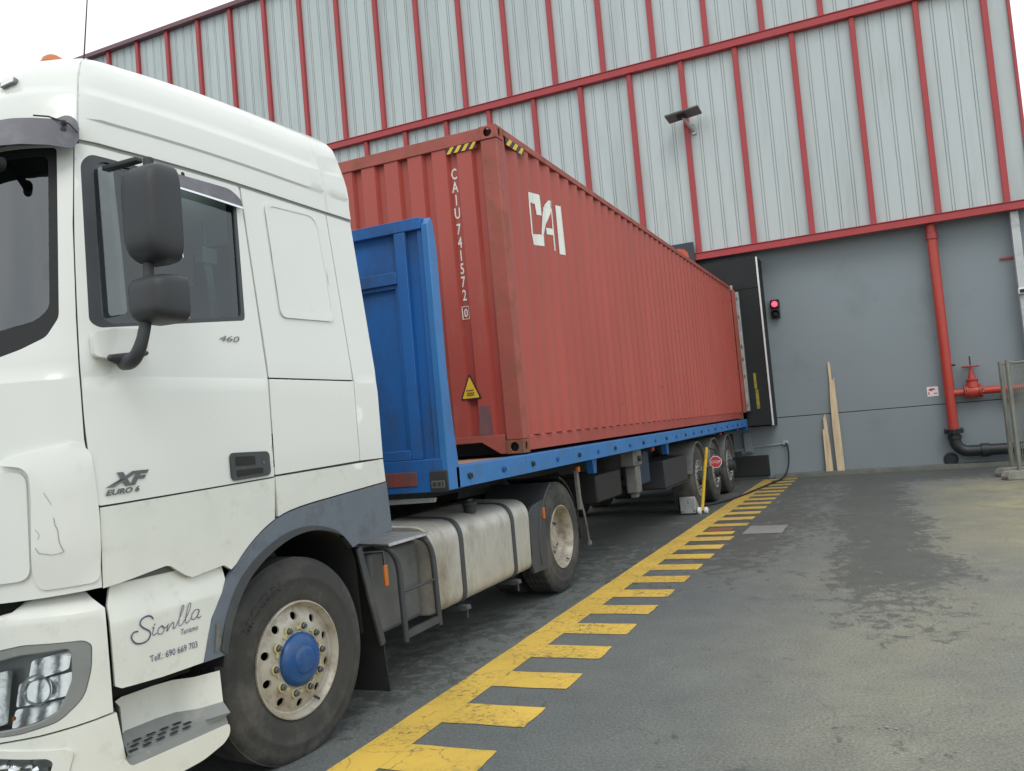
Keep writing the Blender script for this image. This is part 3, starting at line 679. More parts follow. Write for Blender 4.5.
for (x0, x1) in ((-.165, 0), (-CW, -CW+.165)):
    for (y0, y1) in ((0, .145), (CL-.145, CL)):
        bm = BM(); box(bm, x0+.004, x1-.004, y0+.004, y1-.004, ZB+.118, ZT-.118); obj('corner_post', bm, REDF, ct, bevel=.010)
        for z0 in (ZB, ZT-.118):
            bm = BM(); z1 = z0+.118; t = .014
            def oval(cx, cy, a, b): return [(cx+a*math.cos(2*PI*k/20), cy+b*math.sin(2*PI*k/20)) for k in range(20)]
            for xx, sg_ in ((x1, -1), (x0, 1)):
                panel(bm, [(y0-.006 if y0 < 1 else y0, z0), (y1, z0), (y1, z1), (y0-.006 if y0 < 1 else y0, z1)], lambda u, v, off, xx=xx, sg_=sg_: (xx-sg_*off, u, v), t, [oval((y0+y1)/2, (z0+z1)/2, .026, .040)], step=.03)
            for yy, sg_ in ((y0-.006 if y0 < 1 else y0, 1), (y1, -1)):
                panel(bm, [(x0+t, z0), (x1-t, z0), (x1-t, z1), (x0+t, z1)], lambda u, v, off, yy=yy, sg_=sg_: (u, yy-sg_*off, v), t, [oval((x0+x1)/2, (z0+z1)/2, .040, .040)], step=.03)
            for zz, sg_ in ((z0, 1), (z1, -1)):
                panel(bm, [(x0+t, y0+t), (x1-t, y0+t), (x1-t, y1-t), (x0+t, y1-t)], lambda u, v, off, zz=zz, sg_=sg_: (u, v, zz-sg_*off), t, [oval((x0+x1)/2, (y0+y1)/2, .032, .055)], step=.03)
            co = obj('corner_casting', bm, RUST if z0 < 2 else REDF, ct, bevel=.003)
            bm = BM(); box(bm, x0+.045, x1-.045, y0+.045, y1-.045, z0+.02, z1-.02); obj('casting_hole_shade', bm, BLACK, co)  # black box stands in for the shade inside the hollow casting
bm = BM(); box(bm, -CW+.05, -.05, .1, CL-.1, ZT-.045, ZT-.03); obj('container_roof', bm, RED, ct)
bm = BM(); box(bm, -CW+.05, -.05, .1, CL-.1, ZB+.10, ZB+.14); obj('container_floor', bm, BLACK, ct)
bm = BM(); box(bm, -CW+.16, -.16, CL-.10, CL, ZT-.13, ZT); obj('door_header', bm, REDF, ct, bevel=.005)
# open door leaf seen edge-on beside the rear post
bm = BM(); box(bm, .006, .075, CL-.05, CL+.12, ZB+.13, ZT-.09); dr = obj('door', bm, REDF, ct, bevel=.006)
bm = BM(); box(bm, .078, .150, CL-.03, CL+.10, ZB+.15, ZT-.14); obj('door_gasket', bm, GREYPL, dr, bevel=.01)
for z in (1.62, 2.25, 2.62, 2.9, 3.55, 3.95):
    bm = BM(); box(bm, .10, .135, CL-.045, CL-.028, z, z+.07); obj('door_hinge', bm, DKGUARD, dr, bevel=.004)
bm = BM(); box(bm, -.02, .04, CL+.0, CL+.05, ZT-.08, ZT+.02); obj('cam_keeper', bm, GREYPL, ct, bevel=.008)
for y_, z_, L_s, a_s in ((3.1, 1.75, .22, .3), (5.2, 2.0, .30, -.2), (7.9, 2.2, .35, 1.4), (9.6, 1.9, .5, 1.5), (10.4, 2.4, .4, 1.5), (6.6, 2.9, .16, .1), (2.2, 2.4, .07, 1.2)):
    bm = BM(); n_ = 14
    ribbon(bm, [(y_+L_s*(i/n_-.5)*math.cos(a_s), z_+L_s*(i/n_-.5)*math.sin(a_s)+random.uniform(-.006, .006)) for i in range(n_+1)], .009, lambda a, b: (side_x(a)+.002, a, b)); obj('rust_scrape', bm, RUST, ct, smooth=False)
# hazard stripes on the top corner
def hazard(u0, u1, z0, z1, mp_, n, nm):
    bk = BM(); bk.faces.new([bk.verts.new(mp_(u, z, .0)) for u, z in ((u0, z0), (u1, z0), (u1, z1), (u0, z1))]); o = obj(nm, bk, HZK, ct, smooth=False)
    bm = BM(); w_ = (u1-u0)/n; sh = .6*w_
    for i in range(n):
        a = u0+i*w_; q = [(a, z0), (a+.5*w_, z0), (min(u1, a+.5*w_+sh), z1), (min(u1, a+sh), z1)]
        bm.faces.new([bm.verts.new(mp_(u, z, .002)) for u, z in q])
    obj('yellow_stripe', bm, HZY, o, smooth=False)
hazard(-.50, -.20, ZT-.175, ZT-.118, lambda u, z, o: (u, -.001-o+(.012 if z < ZT-.116 else 0)*0, z), 4, 'hazard_sticker')
hazard(.20, .62, ZT-.135, ZT-.064, lambda u, z, o: (.002+o, u, z), 3, 'hazard_sticker')
# number, logo, warning triangle
bm = BM()
Zs = dict(zip(range(10), [3.925, 3.805, 3.685, 3.565, 3.42, 3.30, 3.18, 3.06, 2.94, 2.82]))
fx = lambda a: -.468+a
for i, ch in enumerate('CAIU741572'):
    text(bm, ch, .138, lambda a, b, i=i: (fx(a), front_y(.468-a)-.003, Zs[i]+b), sx=.62, center=True, bold=.002)
obj('container_number', bm, WLET, ct, smooth=False)
bm = BM(); text(bm, '0', .105, lambda a, b: (fx(a), front_y(.468-a)-.003, 2.66+b), sx=.72, center=True, bold=.002)
for (x0, x1, z0, z1) in ((-.032, .032, .054, .059), (-.032, .032, -.059, -.054), (-.032, -.027, -.054, .054), (.027, .032, -.054, .054)):
    bm.faces.new([bm.verts.new((-.468+a, front_y(.468-a)-.003, 2.66+b)) for a, b in ((x0, z0), (x1, z0), (x1, z1), (x0, z1))])
obj('check_digit', bm, WLET, ct, smooth=False)
bm = BM(); sfl = lambda u, v, off: (side_x(u)+.004+off*0, u, v)
for P in [[(0.673,3.811),(0.716,3.814),(0.863,3.849),(0.902,3.851),(0.926,3.849),(0.95,3.847),(0.96,3.829),(0.96,3.81),(0.961,3.791),(0.961,3.772),(0.961,3.753),(0.961,3.734),(0.962,3.715),(0.962,3.696),(0.962,3.677),(0.962,3.658),(0.963,3.64),(0.934,3.641),(0.905,3.642),(0.903,3.66),(0.901,3.677),(0.899,3.695),(0.897,3.712),(0.895,3.73),(0.893,3.747),(0.848,3.743),(0.705,3.712),(0.67,3.71),(0.671,3.73),(0.671,3.75),(0.672,3.77),(0.673,3.791)],[(0.669,3.713),(0.69,3.716),(0.69,3.698),(0.689,3.681),(0.689,3.663),(0.689,3.646),(0.688,3.628),(0.688,3.611),(0.688,3.593),(0.687,3.575),(0.687,3.558),(0.687,3.54),(0.687,3.523),(0.686,3.505),(0.686,3.488),(0.686,3.47),(0.685,3.453),(0.685,3.435),(0.685,3.418),(0.684,3.4),(0.671,3.399),(0.67,3.416),(0.67,3.434),(0.67,3.451),(0.67,3.468),(0.67,3.486),(0.67,3.503),(0.67,3.521),(0.67,3.538),(0.67,3.556),(0.67,3.573),(0.669,3.59),(0.669,3.608),(0.669,3.625),(0.669,3.643),(0.669,3.66),(0.669,3.678),(0.669,3.695)],[(0.673,3.405),(0.674,3.388),(0.676,3.371),(0.678,3.354),(0.679,3.337),(0.681,3.32),(0.684,3.303),(0.739,3.31),(0.888,3.338),(0.913,3.337),(0.938,3.337),(0.965,3.336),(0.966,3.356),(0.968,3.375),(0.97,3.394),(0.972,3.413),(0.974,3.432),(0.975,3.451),(0.945,3.449),(0.921,3.448),(0.898,3.447),(0.857,3.441),(0.713,3.411)],[(0.941,3.445),(0.944,3.463),(0.947,3.482),(0.95,3.501),(0.953,3.519),(0.956,3.538),(0.959,3.557),(0.962,3.576),(0.968,3.595),(0.975,3.615),(0.981,3.635),(0.988,3.655),(0.995,3.674),(1.014,3.698),(1.032,3.721),(1.147,3.771),(1.166,3.794),(1.187,3.813),(1.204,3.83),(1.222,3.848),(1.255,3.846),(1.259,3.825),(1.262,3.803),(1.265,3.782),(1.247,3.756),(1.238,3.732),(1.231,3.709),(1.219,3.691),(1.208,3.672),(1.197,3.653),(1.186,3.634),(1.174,3.615),(1.153,3.594),(1.135,3.569),(1.022,3.521),(1.005,3.496),(0.988,3.472),(0.971,3.448)],[(1.244,3.844),(1.271,3.849),(1.271,3.83),(1.271,3.811),(1.271,3.792),(1.271,3.773),(1.271,3.754),(1.271,3.736),(1.271,3.717),(1.272,3.698),(1.272,3.679),(1.272,3.66),(1.272,3.641),(1.272,3.622),(1.272,3.603),(1.272,3.584),(1.272,3.565),(1.272,3.546),(1.272,3.527),(1.273,3.508),(1.273,3.489),(1.273,3.47),(1.273,3.451),(1.273,3.432),(1.273,3.413),(1.273,3.394),(1.273,3.376),(1.273,3.357),(1.273,3.338),(1.241,3.337),(1.241,3.356),(1.241,3.374),(1.241,3.393),(1.241,3.412),(1.241,3.43),(1.241,3.449),(1.242,3.468),(1.242,3.487),(1.242,3.505),(1.242,3.524),(1.242,3.543),(1.242,3.562),(1.242,3.58),(1.242,3.599),(1.243,3.618),(1.243,3.637),(1.243,3.656),(1.243,3.674),(1.243,3.693),(1.243,3.712),(1.243,3.731),(1.243,3.75),(1.244,3.768),(1.244,3.787),(1.244,3.806),(1.244,3.825)],[(1.152,3.561),(1.19,3.562),(1.218,3.56),(1.249,3.559),(1.247,3.537),(1.245,3.514),(1.244,3.492),(1.217,3.494),(1.191,3.496),(1.157,3.496),(1.155,3.518),(1.153,3.539)],[(1.466,3.853),(1.489,3.851),(1.511,3.849),(1.547,3.851),(1.548,3.832),(1.549,3.813),(1.55,3.794),(1.55,3.775),(1.551,3.756),(1.552,3.737),(1.553,3.718),(1.554,3.699),(1.554,3.68),(1.555,3.661),(1.556,3.642),(1.557,3.623),(1.558,3.604),(1.558,3.585),(1.559,3.566),(1.56,3.547),(1.561,3.528),(1.562,3.51),(1.562,3.491),(1.563,3.472),(1.564,3.453),(1.565,3.434),(1.566,3.415),(1.566,3.396),(1.567,3.377),(1.568,3.358),(1.569,3.339),(1.518,3.336),(1.492,3.337),(1.466,3.339),(1.466,3.358),(1.466,3.377),(1.466,3.396),(1.466,3.415),(1.466,3.434),(1.466,3.453),(1.466,3.472),(1.466,3.491),(1.466,3.51),(1.466,3.529),(1.466,3.548),(1.466,3.567),(1.466,3.586),(1.466,3.605),(1.466,3.624),(1.466,3.643),(1.466,3.662),(1.466,3.681),(1.466,3.7),(1.466,3.719),(1.466,3.738),(1.466,3.758),(1.466,3.777),(1.466,3.796),(1.466,3.815),(1.466,3.834)]]:
    panel(bm, P, sfl, 0, (), step=.02, xl=[y for y in side_breaks(.5, 1.7) if min(p[0] for p in P) < y < max(p[0] for p in P)])
obj('logo', bm, WLET, ct, smooth=False)
fr_ = lambda u, v, off: (u, front_y(-u)-.003-off, v)
tri = [(-.57, 1.88), (-.36, 1.88), (-.465, 2.115)]
bm = BM(); panel(bm, rnd(tri, .02), lambda u, v, off: (u, .006, v), 0, (), step=.03); o = obj('warning_sticker', bm, HZK, ct, smooth=False)
tri2 = [(-.550, 1.892), (-.380, 1.892), (-.465, 2.086)]
bm = BM(); panel(bm, rnd(tri2, .015), lambda u, v, off: (u, .003, v), 0, (), step=.03); obj('yellow_face', bm, HZY, o, smooth=False)
bm = BM()
for k, (a, b) in enumerate([(-.505, 1.956), (-.50, 1.932), (-.50, 1.915)]):
    for j in range(7): box(bm, a+j*.0105, a+j*.0105+.007, .0005, .0015, b, b+.010)
obj('sticker_text', bm, HZK, o, smooth=False)
bm = BM(); panel(bm, [(-.42, ZB+.18), (-.28, ZB+.18), (-.30, ZB+.43), (-.39, ZB+.44)], lambda u, v, off: (u, .0095, v), 0, (), step=.05); obj('scuff_patch', bm, mat('scuffed_paint', (.14, .075, .085), .6, dirt=(.22, .08, .07), damt=.4, dscale=12), ct, smooth=False)
# ------------------------------------------------------------------ wheels
def wheel(parent, c, R, side, kind, W=.30, txt=None, seg=72, nuts=True):
    """c = hub centre at the outer sidewall face; side = +1 when it faces +X. Returns the rim, tyre etc. as its children"""
    A = (side, 0, 0); c = Vector(c); k_ = R/.51
    rimm = {'steer': RIM, 'drive': RIM, 'trail': RIMG}[kind]
    root = None
    bm = BM()
    if kind == 'drive':
        lathe(bm, [(-.035, .287), (-.006, .300), (.002, .297), (.003, .290), (-.012, .282), (-.03, .272), (-.08, .262), (-.125, .258), (-.135, .245), (-.14, .2), (-.14, .13)], c, A, seg)
    else:
        lathe(bm, [(-.035, .283), (-.008, .298), (.002, .296), (.004, .289), (-.010, .281), (-.022, .272), (-.036, .268), (-.040, .258)], c, A, seg)
        def dsurf(u, v, off):
            r = math.hypot(u, v); t = min(1, max(0, (.262-r)/.12)); a = -.040+.034*math.sin(t*PI/2)
            return c+Vector((side*(a+off), u, v))
        circ = lambda x, y, r, n=14: [(x+r*math.cos(2*PI*k/n), y+r*math.sin(2*PI*k/n)) for k in range(n)]
        holes = [circ(.222*math.cos(2*PI*(k+.5)/10), .222*math.sin(2*PI*(k+.5)/10), .0215 if kind == 'steer' else .03) for k in range(10)]+[circ(0, 0, .11, 32)]
        panel(bm, circ(0, 0, .262, 60), dsurf, .012, holes, step=.035)
        bm2 = bm
    rim = obj('wheel', bm, rimm, parent, at=c, angle=50)
    # tyre
    sw = [(-.022, .286), (-.008, .300), (.0, .33), (.004, .36), (.001, .39), (.006, .40), (.006, .415), (.0, .425), (-.004, .455), (-.010, .478), (-.022, .494), (-.034, .503)]
    tr = []
    ng = 4; x = -.034
    wtot = W-.068
    for g in range(ng+1):
        xa = x-wtot/(ng+1); tr += [(x-.001, .508), (xa+.006, .510)]
        if g < ng: tr += [(xa+.005, .496), (xa-.005, .496)]
        x = xa
    prof = [(a, .286+(r-.286)*(R-.286)/(.51-.286)) for a, r in sw+tr+[(-W+.022, .494), (-W, .42), (-W+.002, .36), (-W+.02, .29)]]
    if kind == 'drive': rf = lambda i, k, r: r-(.014 if (k % 3 == 0 and 9 <= i <= len(prof)-4) else 0)
    else: rf = None
    bm = BM(); lathe(bm, prof, c, A, 108 if kind == 'drive' else seg, rf)
    ty = obj('tyre', bm, TYRE, rim, angle=35)
    # black backing, stands in for the shade inside the rim
    bm = BM(); lathe(bm, [(-.16 if kind != 'drive' else -.15, 0), (-.16 if kind != 'drive' else -.15, .262), (-W, .27)], c, A, 40); obj('rim_shade', bm, BLACK, rim)
    if kind == 'steer':
        bm = BM(); lathe(bm, [(-.03, .136), (.006, .136), (.012, .131), (.022, .126), (.034, .106), (.037, .098), (.040, .072), (.048, .066), (.052, .05), (.053, 0)], c, A, 48); obj('hub_cap', bm, HUBB, rim)
    elif kind == 'trail':
        bm = BM(); lathe(bm, [(-.03, .12), (.04, .115), (.06, .10), (.065, .085), (.10, .08), (.11, .06), (.11, 0)], c, A, 32); obj('hub_cap', bm, CHASSIS, rim)
    else:
        bm = BM(); lathe(bm, [(-.14, .135), (-.11, .128), (-.10, .10), (-.085, .095), (-.08, .05), (-.08, 0)], c, A, 32); obj('hub_cap', bm, RIM, rim)
    a0 = {'steer': -.012, 'trail': -.012, 'drive': -.14}[kind]
    bm = BM(); by = BM()
    for k in range(10 if nuts else 0):
        bm.free(); bm = BM()
        a = 2*PI*k/10+.05; p = c+Vector((side*a0, .1675*math.cos(a), .1675*math.sin(a)))
        lathe(bm, [(0, .021), (.006, .021), (.007, .0165), (.024, .0165), (.026, .012), (.026, 0)], p, A, 6)
        lathe(bm, [(.026, .010), (.032, .010), (.032, 0)], p, A, 10)
        obj('wheel_nut', bm, NUT, rim, angle=25); bm = BM()
        lathe(by, [(.004, .026), (.012, .026), (.013, .018)], p, A, 16)
        d = Vector((0, math.cos(a+1.9), math.sin(a+1.9)))
        bar(by, p+Vector((side*.008, 0, 0))+d*.018, p+Vector((side*.008, 0, 0))+d*.048, .014, .008, A)
        if kind == 'steer': obj('nut_indicator', by, YELLOWP, rim, smooth=False)
        else: by.free()
        by = BM()
    bm.free()
    by.free()
    bm = BM(); a = -PI*.36; tube(bm, [c+Vector((side*-.02, .245*math.cos(a), .245*math.sin(a))), c+Vector((side*.01, .262*math.cos(a), .262*math.sin(a)))], .007, 8); obj('valve', bm, CHASSIS, rim)
    if txt:
        bm = BM()
        for s_, ang0, rad, h in txt:
            vs_, fs_ = text_tris(s_, h, 1.15, 0, .0015); wid = max(v[0] for v in vs_)
            def mp_(a, b):
                r = rad+b; an = ang0+(wid/2-a)/(rad+h*.5)*1 if side < 0 else ang0-(wid/2-a)/(rad+h*.5)*-1*-1
                an = ang0-(a-wid/2)/(rad+h*.4) if False else an
                return c+Vector((side*.0075, -math.cos(an)*r if False else r*math.cos(an), r*math.sin(an)))
            # seen from outside (+X): +Y is to the right, so the text runs clockwise from the left
            def mp2(a, b):
                r = rad+b; an = ang0-(a-wid/2)/(rad+h*.4)
                return c+Vector((side*.0072, side*r*math.cos(an), r*math.sin(an)))
            V = [bm.verts.new(mp2(*v)) for v in vs_]
            for f in fs_:
                try: bm.faces.new([V[i] for i in f])
                except ValueError: pass
        obj('tyre_lettering', bm, TYRETXT, rim, smooth=False)
    return rim

# ------------------------------------------------------------------ flatbed trailer
tx = thing('flatbed_trailer', 'blue flatbed trailer with tall headboard and three axles under the container', 'trailer', (-1.2, 5, 0))
TX = .05; TW = 2.54; Y0, Y1 = -1.36, 12.25
def zr(y): return 1.345-.004*(y > 99)*0
for sgn in (1, -1):
    X = lambda d: TX+d if sgn > 0 else TX-TW-d
    bm = BM(); P = [(X(0), 1.205), (X(0), 1.352), (X(-.012), 1.36), (X(-.12), 1.36), (X(-.12), 1.345), (X(-.02), 1.345), (X(-.02), 1.215), (X(-.06), 1.205)]
    for a, b in ((Y0, -.10), (-.095, 3.49), (3.495, 7.6), (7.605, Y1)): prism(bm, P, 1, a, b)
    sr = obj('side_rail', bm, BLUE, tx, smooth=False)
    y = -1.16; n = 0
    while y < Y1-.2:
        bm = BM(); c_ = (X(.0), y, 1.275)
        lathe(bm, [(.0, .026), (.004, .026), (.004, .019), (-.012, .017), (-.012, 0)], c_, (sgn, 0, 0), 12)
        tube(bm, [(X(.006), y-.03, 1.285), (X(.014), y-.02, 1.262), (X(.014), y+.02, 1.262), (X(.006), y+.03, 1.285)], .006, 6)
        bar(bm, (X(.004), y-.035, 1.287), (X(.004), y+.035, 1.287), .010, .012)
        obj('lashing_ring', bm, BLUED if n % 2 else CHASSIS, tx); y += .605; n += 1
bm = BM(); box(bm, TX-TW+.1, TX-.1, Y0, Y1, 1.325, 1.350); obj('deck', bm, WOODD, tx)
bm = BM()
y = Y0+.1
while y < Y1: box(bm, TX-TW+.03, TX-.03, y, y+.06, 1.20, 1.322); y += .42
obj('cross_member', bm, BLUED, tx)
for x in (-.78, -1.72):
    bm = BM(); prism(bm, [(Y0+.05, 1.20), (Y0+.05, 1.08), (2.6, 1.04), (3.1, .78), (Y1-.1, .78), (Y1-.1, 1.20)], 0, x-.07, x+.07); obj('chassis_beam', bm, CHASSIS, tx, bevel=.004)
# headboard
hb0, hb1 = -1.49, -1.365
bm = BM(); box(bm, TX-TW+.03, TX-.03, hb0+.05, hb0+.075, 1.25, 3.10); hp = obj('headboard', bm, BLUED, tx)
bm = BM()
def hbx(x0, x1, z0, z1, y0=hb0, y1=hb0+.06): box(bm, x0, x1, y0, y1, z0, z1)
hbx(TX-TW+.02, TX-.055, 3.065, 3.15, hb0-.002, hb0+.10); hbx(-.235, -.145, 1.43, 3.063); hbx(-2.305, -2.215, 1.43, 3.063); hbx(-1.30, -1.16, 1.43, 3.063)
hbx(-1.158, -.237, 2.70, 2.79); hbx(-2.213, -1.302, 2.70, 2.79); hbx(-1.158, -.237, 1.43, 1.50); hbx(-2.213, -1.302, 1.43, 1.5)
for x0, x1 in ((-1.158, -.237), (-2.213, -1.302)): hbx(x0, x0+.03, 1.50, 2.70, hb0+.02); hbx(x1-.03, x1, 1.50, 2.70, hb0+.02); hbx(x0+.03, x1-.03, 2.67, 2.70, hb0+.02)
hbx(TX-TW+.03, TX-.03, 1.195, 1.428, hb0-.004, hb0+.05)
obj('headboard_frame', bm, BLUED, hp, bevel=.005)
bm = BM(); prism(bm, [(-.70, 2.60), (-.64, 2.72), (-.62, 2.715), (-.66, 2.60)], 1, hb0+.03, hb0+.048); obj('hook', bm, CHASSIS, hp)
for sgn in (1, -1):
    X = lambda d: TX+d if sgn > 0 else TX-TW-d
    bm = BM(); prism(bm, [(hb0, 1.20), (hb0, 3.09), (hb0+.05, 3.145), (hb0+.08, 3.12), (hb1-.015, 2.95), (hb1-.015, 2.0), (hb1+.02, 1.6), (hb1+.05, 1.36), (hb1+.05, 1.20)], 0, *sorted((X(0), X(-.055))))
    obj('headboard_post', bm, BLUE, hp, bevel=.006)
    bm = BM(); box(bm, *sorted((X(-.058), X(-.10))), hb0+.02, hb0+.12, 1.43, 3.06); obj('headboard_web', bm, BLUED, hp)
bm = BM(); box(bm, TX-.14, TX+.004, hb0-.022, hb0-.005, 1.20, 1.345); pb = obj('corner_plate', bm, CHASSIS, tx, bevel=.012)
bm = BM(); box(bm, TX-.125, TX-.02, hb0-.026, hb0-.0225, 1.225, 1.275); obj('label_plate', bm, DKGUARD, pb)
bm = BM(); box(bm, TX-.115, TX-.085, hb0-.029, hb0-.027, 1.235, 1.265); box(bm, TX-.075, TX-.05, hb0-.029, hb0-.027, 1.235, 1.265); box(bm, TX-.04, TX-.03, hb0-.029, hb0-.027, 1.232, 1.268); obj('label_marks', bm, CHASSIS, pb)
bm = BM(); box(bm, -.95, -.20, hb0-.012, hb0-.0045, 1.245, 1.345); rr = obj('reflective_panel', bm, PADR, tx, bevel=.002)
bm = BM(); box(bm, -.90, -.66, hb0-.014, hb0-.0125, 1.255, 1.335); obj('worn_face', bm, mat('worn_red_face', (.15, .07, .06), .6, dirt=(.28, .06, .05), damt=.4, dscale=12), rr)
bm = BM(); prism(bm, [(-.52, 1.115), (-.48, 1.15), (-.10, 1.15), (-.11, 1.12)], 1, hb0+.05, hb0+.08); obj('bumper_strip', bm, GREYPL, tx)
# landing leg, boxes, mudguards, lamps
for x, sg_ in ((-.08, 1), (-2.42, -1)):
    y_ = .33; bm = BM(); box(bm, x-.12, x+.06, 3.10+y_, 3.46+y_, 1.0, 1.20); box(bm, x-.02, x+.075, 3.16+y_, 3.34+y_, 1.03, 1.15); lg = obj('landing_leg', bm, DKGUARD, tx, bevel=.015)
    bm = BM(); box(bm, x-.10, x+.05, 3.20+y_, 3.40+y_, .66, .998); box(bm, x-.07, x+.02, 3.24+y_, 3.36+y_, .60, .66); obj('leg_box', bm, DKGUARD, lg, bevel=.02)
    bm = BM(); tube(bm, [(x+.04*sg_, 3.56, 1.09), (x+.115*sg_, 3.56, 1.09)], .035, 12); obj('leg_gear', bm, CHASSIS, lg)
    bm = BM(); tube(bm, [(x+.04*sg_, 3.65, 1.08), (x+.10*sg_, 3.65, 1.08)], .028, 12); obj('leg_gear', bm, CHASSIS, lg)
bm = BM(); box(bm, -.62, -.10, 2.15, 3.08, .70, 1.0); obj('tool_box', bm, BLACK, tx, bevel=.02)
bm = BM(); box(bm, -.50, -.06, 5.05, 6.50, .57, .96); obj('pallet_box', bm, mat('box_dark', (.022, .025, .03), .6, var=.15), tx, bevel=.015)
bm = BM(); box(bm, -.52, -.055, 5.05, 6.55, .555, .568); obj('box_ledge', bm, CHASSIS, tx)
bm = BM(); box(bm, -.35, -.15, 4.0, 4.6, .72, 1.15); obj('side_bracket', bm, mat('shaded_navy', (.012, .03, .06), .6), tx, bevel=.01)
for y in (1.9, 5.2):
    bm = BM(); prism(bm, [(y, 1.2), (y+.04, 1.04), (y+.12, 1.04), (y+.16, 1.2)], 0, -.12, -.04); obj('hanging_bracket', bm, BLUED, tx, bevel=.004)
bm = BM()
for y in (4.35, 9.35, 11.3): lathe(bm, [(0, .03), (.02, .026), (.024, 0)], (-.02, y, 1.165), (1, 0, 0), 14)
obj('marker_lamp', bm, REDL, tx)
bm = BM(); box(bm, -.10, -.022, 4.30, 4.40, 1.13, 1.2); box(bm, -.10, -.022, 9.3, 9.4, 1.13, 1.2); obj('lamp_bracket', bm, CHASSIS, tx)
TWY = (7.20, 8.62, 10.05); TR = .53
for sgn in (1, -1):
    xf = -.03 if sgn > 0 else -2.41
    for wy in TWY: wheel(tx, (xf, wy, TR), TR, sgn, 'trail', W=.37, seg=56, nuts=sgn > 0, txt=[('SUPER SINGLE', PI*.5, .40, .055), ('TUBELESS', PI*1.0, .40, .05)] if sgn > 0 and False else None)
    for wy in TWY:
        bm = BM(); P = []; R_ = TR+.07
        for k in range(13):
            a = PI*(.06+.88*k/12); P.append((wy+R_*math.cos(a), TR+R_*math.sin(a)))
        Q = [(wy+(R_-.02)*math.cos(PI*(.06+.88*k/12)), TR+(R_-.02)*math.sin(PI*(.06+.88*k/12))) for k in range(13)]
        prism(bm, P+Q[::-1], 0, *sorted((xf+sgn*.02, xf-sgn*.40))); obj('mudguard', bm, DKGUARD, tx, bevel=.004)
for wy in TWY:
    bm = BM(); tube(bm, [(-.3, wy, TR), (-2.15, wy, TR)], .065, 14); obj('axle', bm, CHASSIS, tx)
bm = BM(); box(bm, -.55, -.48, 6.5, 11.0, .80, .95); tube(bm, [(-1.0, 11.4, .62), (-1.0, 11.7, .62)], .12, 16); obj('suspension_beam', bm, CHASSIS, tx, bevel=.01)
bm = BM(); box(bm, TX-TW+.1, TX-.14, 12.0, 12.1, .55, .68); box(bm, -.5, -.42, 12.0, 12.06, .68, 1.2); box(bm, -2.0, -1.92, 12.0, 12.06, .68, 1.2); obj('rear_underrun', bm, CHASSIS, tx, bevel=.01)
bm = BM(); box(bm, TX-TW, TX, Y1, Y1+.05, 1.12, 1.36); obj('rear_beam', bm, BLUED, tx, bevel=.005)
bm = BM(); box(bm, -.35, -.04, 10.85, 10.87, .35, 1.1); obj('mud_flap', bm, BLACK, tx)

# wheel chock with stop sign
wk = thing('wheel_chock', 'galvanised wheel chock with yellow handle and small red stop sign', 'wheel chock', (-.05, 6.8, 0))
bm = BM(); prism(bm, [(6.68, .02), (6.66, .27), (6.70, .285), (6.86, .18), (6.98, .03)], 0, -.27, -.03); cp = obj('chock_plate', bm, GREYPL, wk, bevel=.006)
bm = BM(); lathe(bm, [(0, .014), (.002, .012), (.002, 0)], (-.14, 6.672, .15), (0, -1, 0), 12); lathe(bm, [(0, .014), (.002, .012), (.002, 0)], (-.14, 6.668, .19), (0, -1, 0), 12); lathe(bm, [(0, .011), (.002, .01), (.002, 0)], (-.06, 6.672, .05), (0, -1, 0), 12); lathe(bm, [(0, .011), (.002, .01), (.002, 0)], (-.24, 6.672, .05), (0, -1, 0), 12); obj('chock_bolt', bm, CHASSIS, cp)
bm = BM(); lathe(bm, [(0, .0), (0, .055), (.045, .055), (.045, 0)], (-.005, 6.72, .055), (1, 0, 0), 20); lathe(bm, [(0, 0), (0, .05), (.045, .05), (.045, 0)], (.085, 6.80, .05), (1, 0, 0), 20); obj('roller', bm, SIGNW, wk, bevel=.006)
bm = BM(); tube(bm, [(-.03, 6.76, .055), (.15, 6.82, .055)], .012, 8); obj('roller_axle', bm, GREYPL, wk)
bm = BM(); tube(bm, [(.045, 6.80, .06), (.10, 6.83, .45), (.19, 6.90, 1.03)], .026, 12, smoothpath=True); obj('handle_pole', bm, YPOLE, wk)
bm = BM(); tube(bm, [(.19, 6.90, 1.03), (.33, 6.93, .97)], .012, 8); tube(bm, [(.10, 6.86, .46), (.16, 6.86, .52)], .012, 8); tube(bm, [(.31, 6.92, .97), (.33, 6.93, .955), (.33, 6.93, .91)], .006, 6); obj('hand_grip', bm, BLACK, wk)
bm = BM(); oc = [(.31+.100*math.cos(PI/8+k*PI/4), .79+.100*math.sin(PI/8+k*PI/4)) for k in range(8)]; prism(bm, oc, 1, 6.90, 6.906); so_ = obj('stop_sign', bm, SIGNW, wk, smooth=False)
bm = BM(); oc = [(.31+.090*math.cos(PI/8+k*PI/4), .79+.090*math.sin(PI/8+k*PI/4)) for k in range(8)]; prism(bm, oc, 1, 6.897, 6.899); obj('sign_face', bm, SIGNR, so_, smooth=False)
bm = BM(); text(bm, 'STOP', .062, lambda a, b: (.31+a, 6.8955, .79+b), center=True); obj('sign_text', bm, SIGNW, so_, smooth=False)
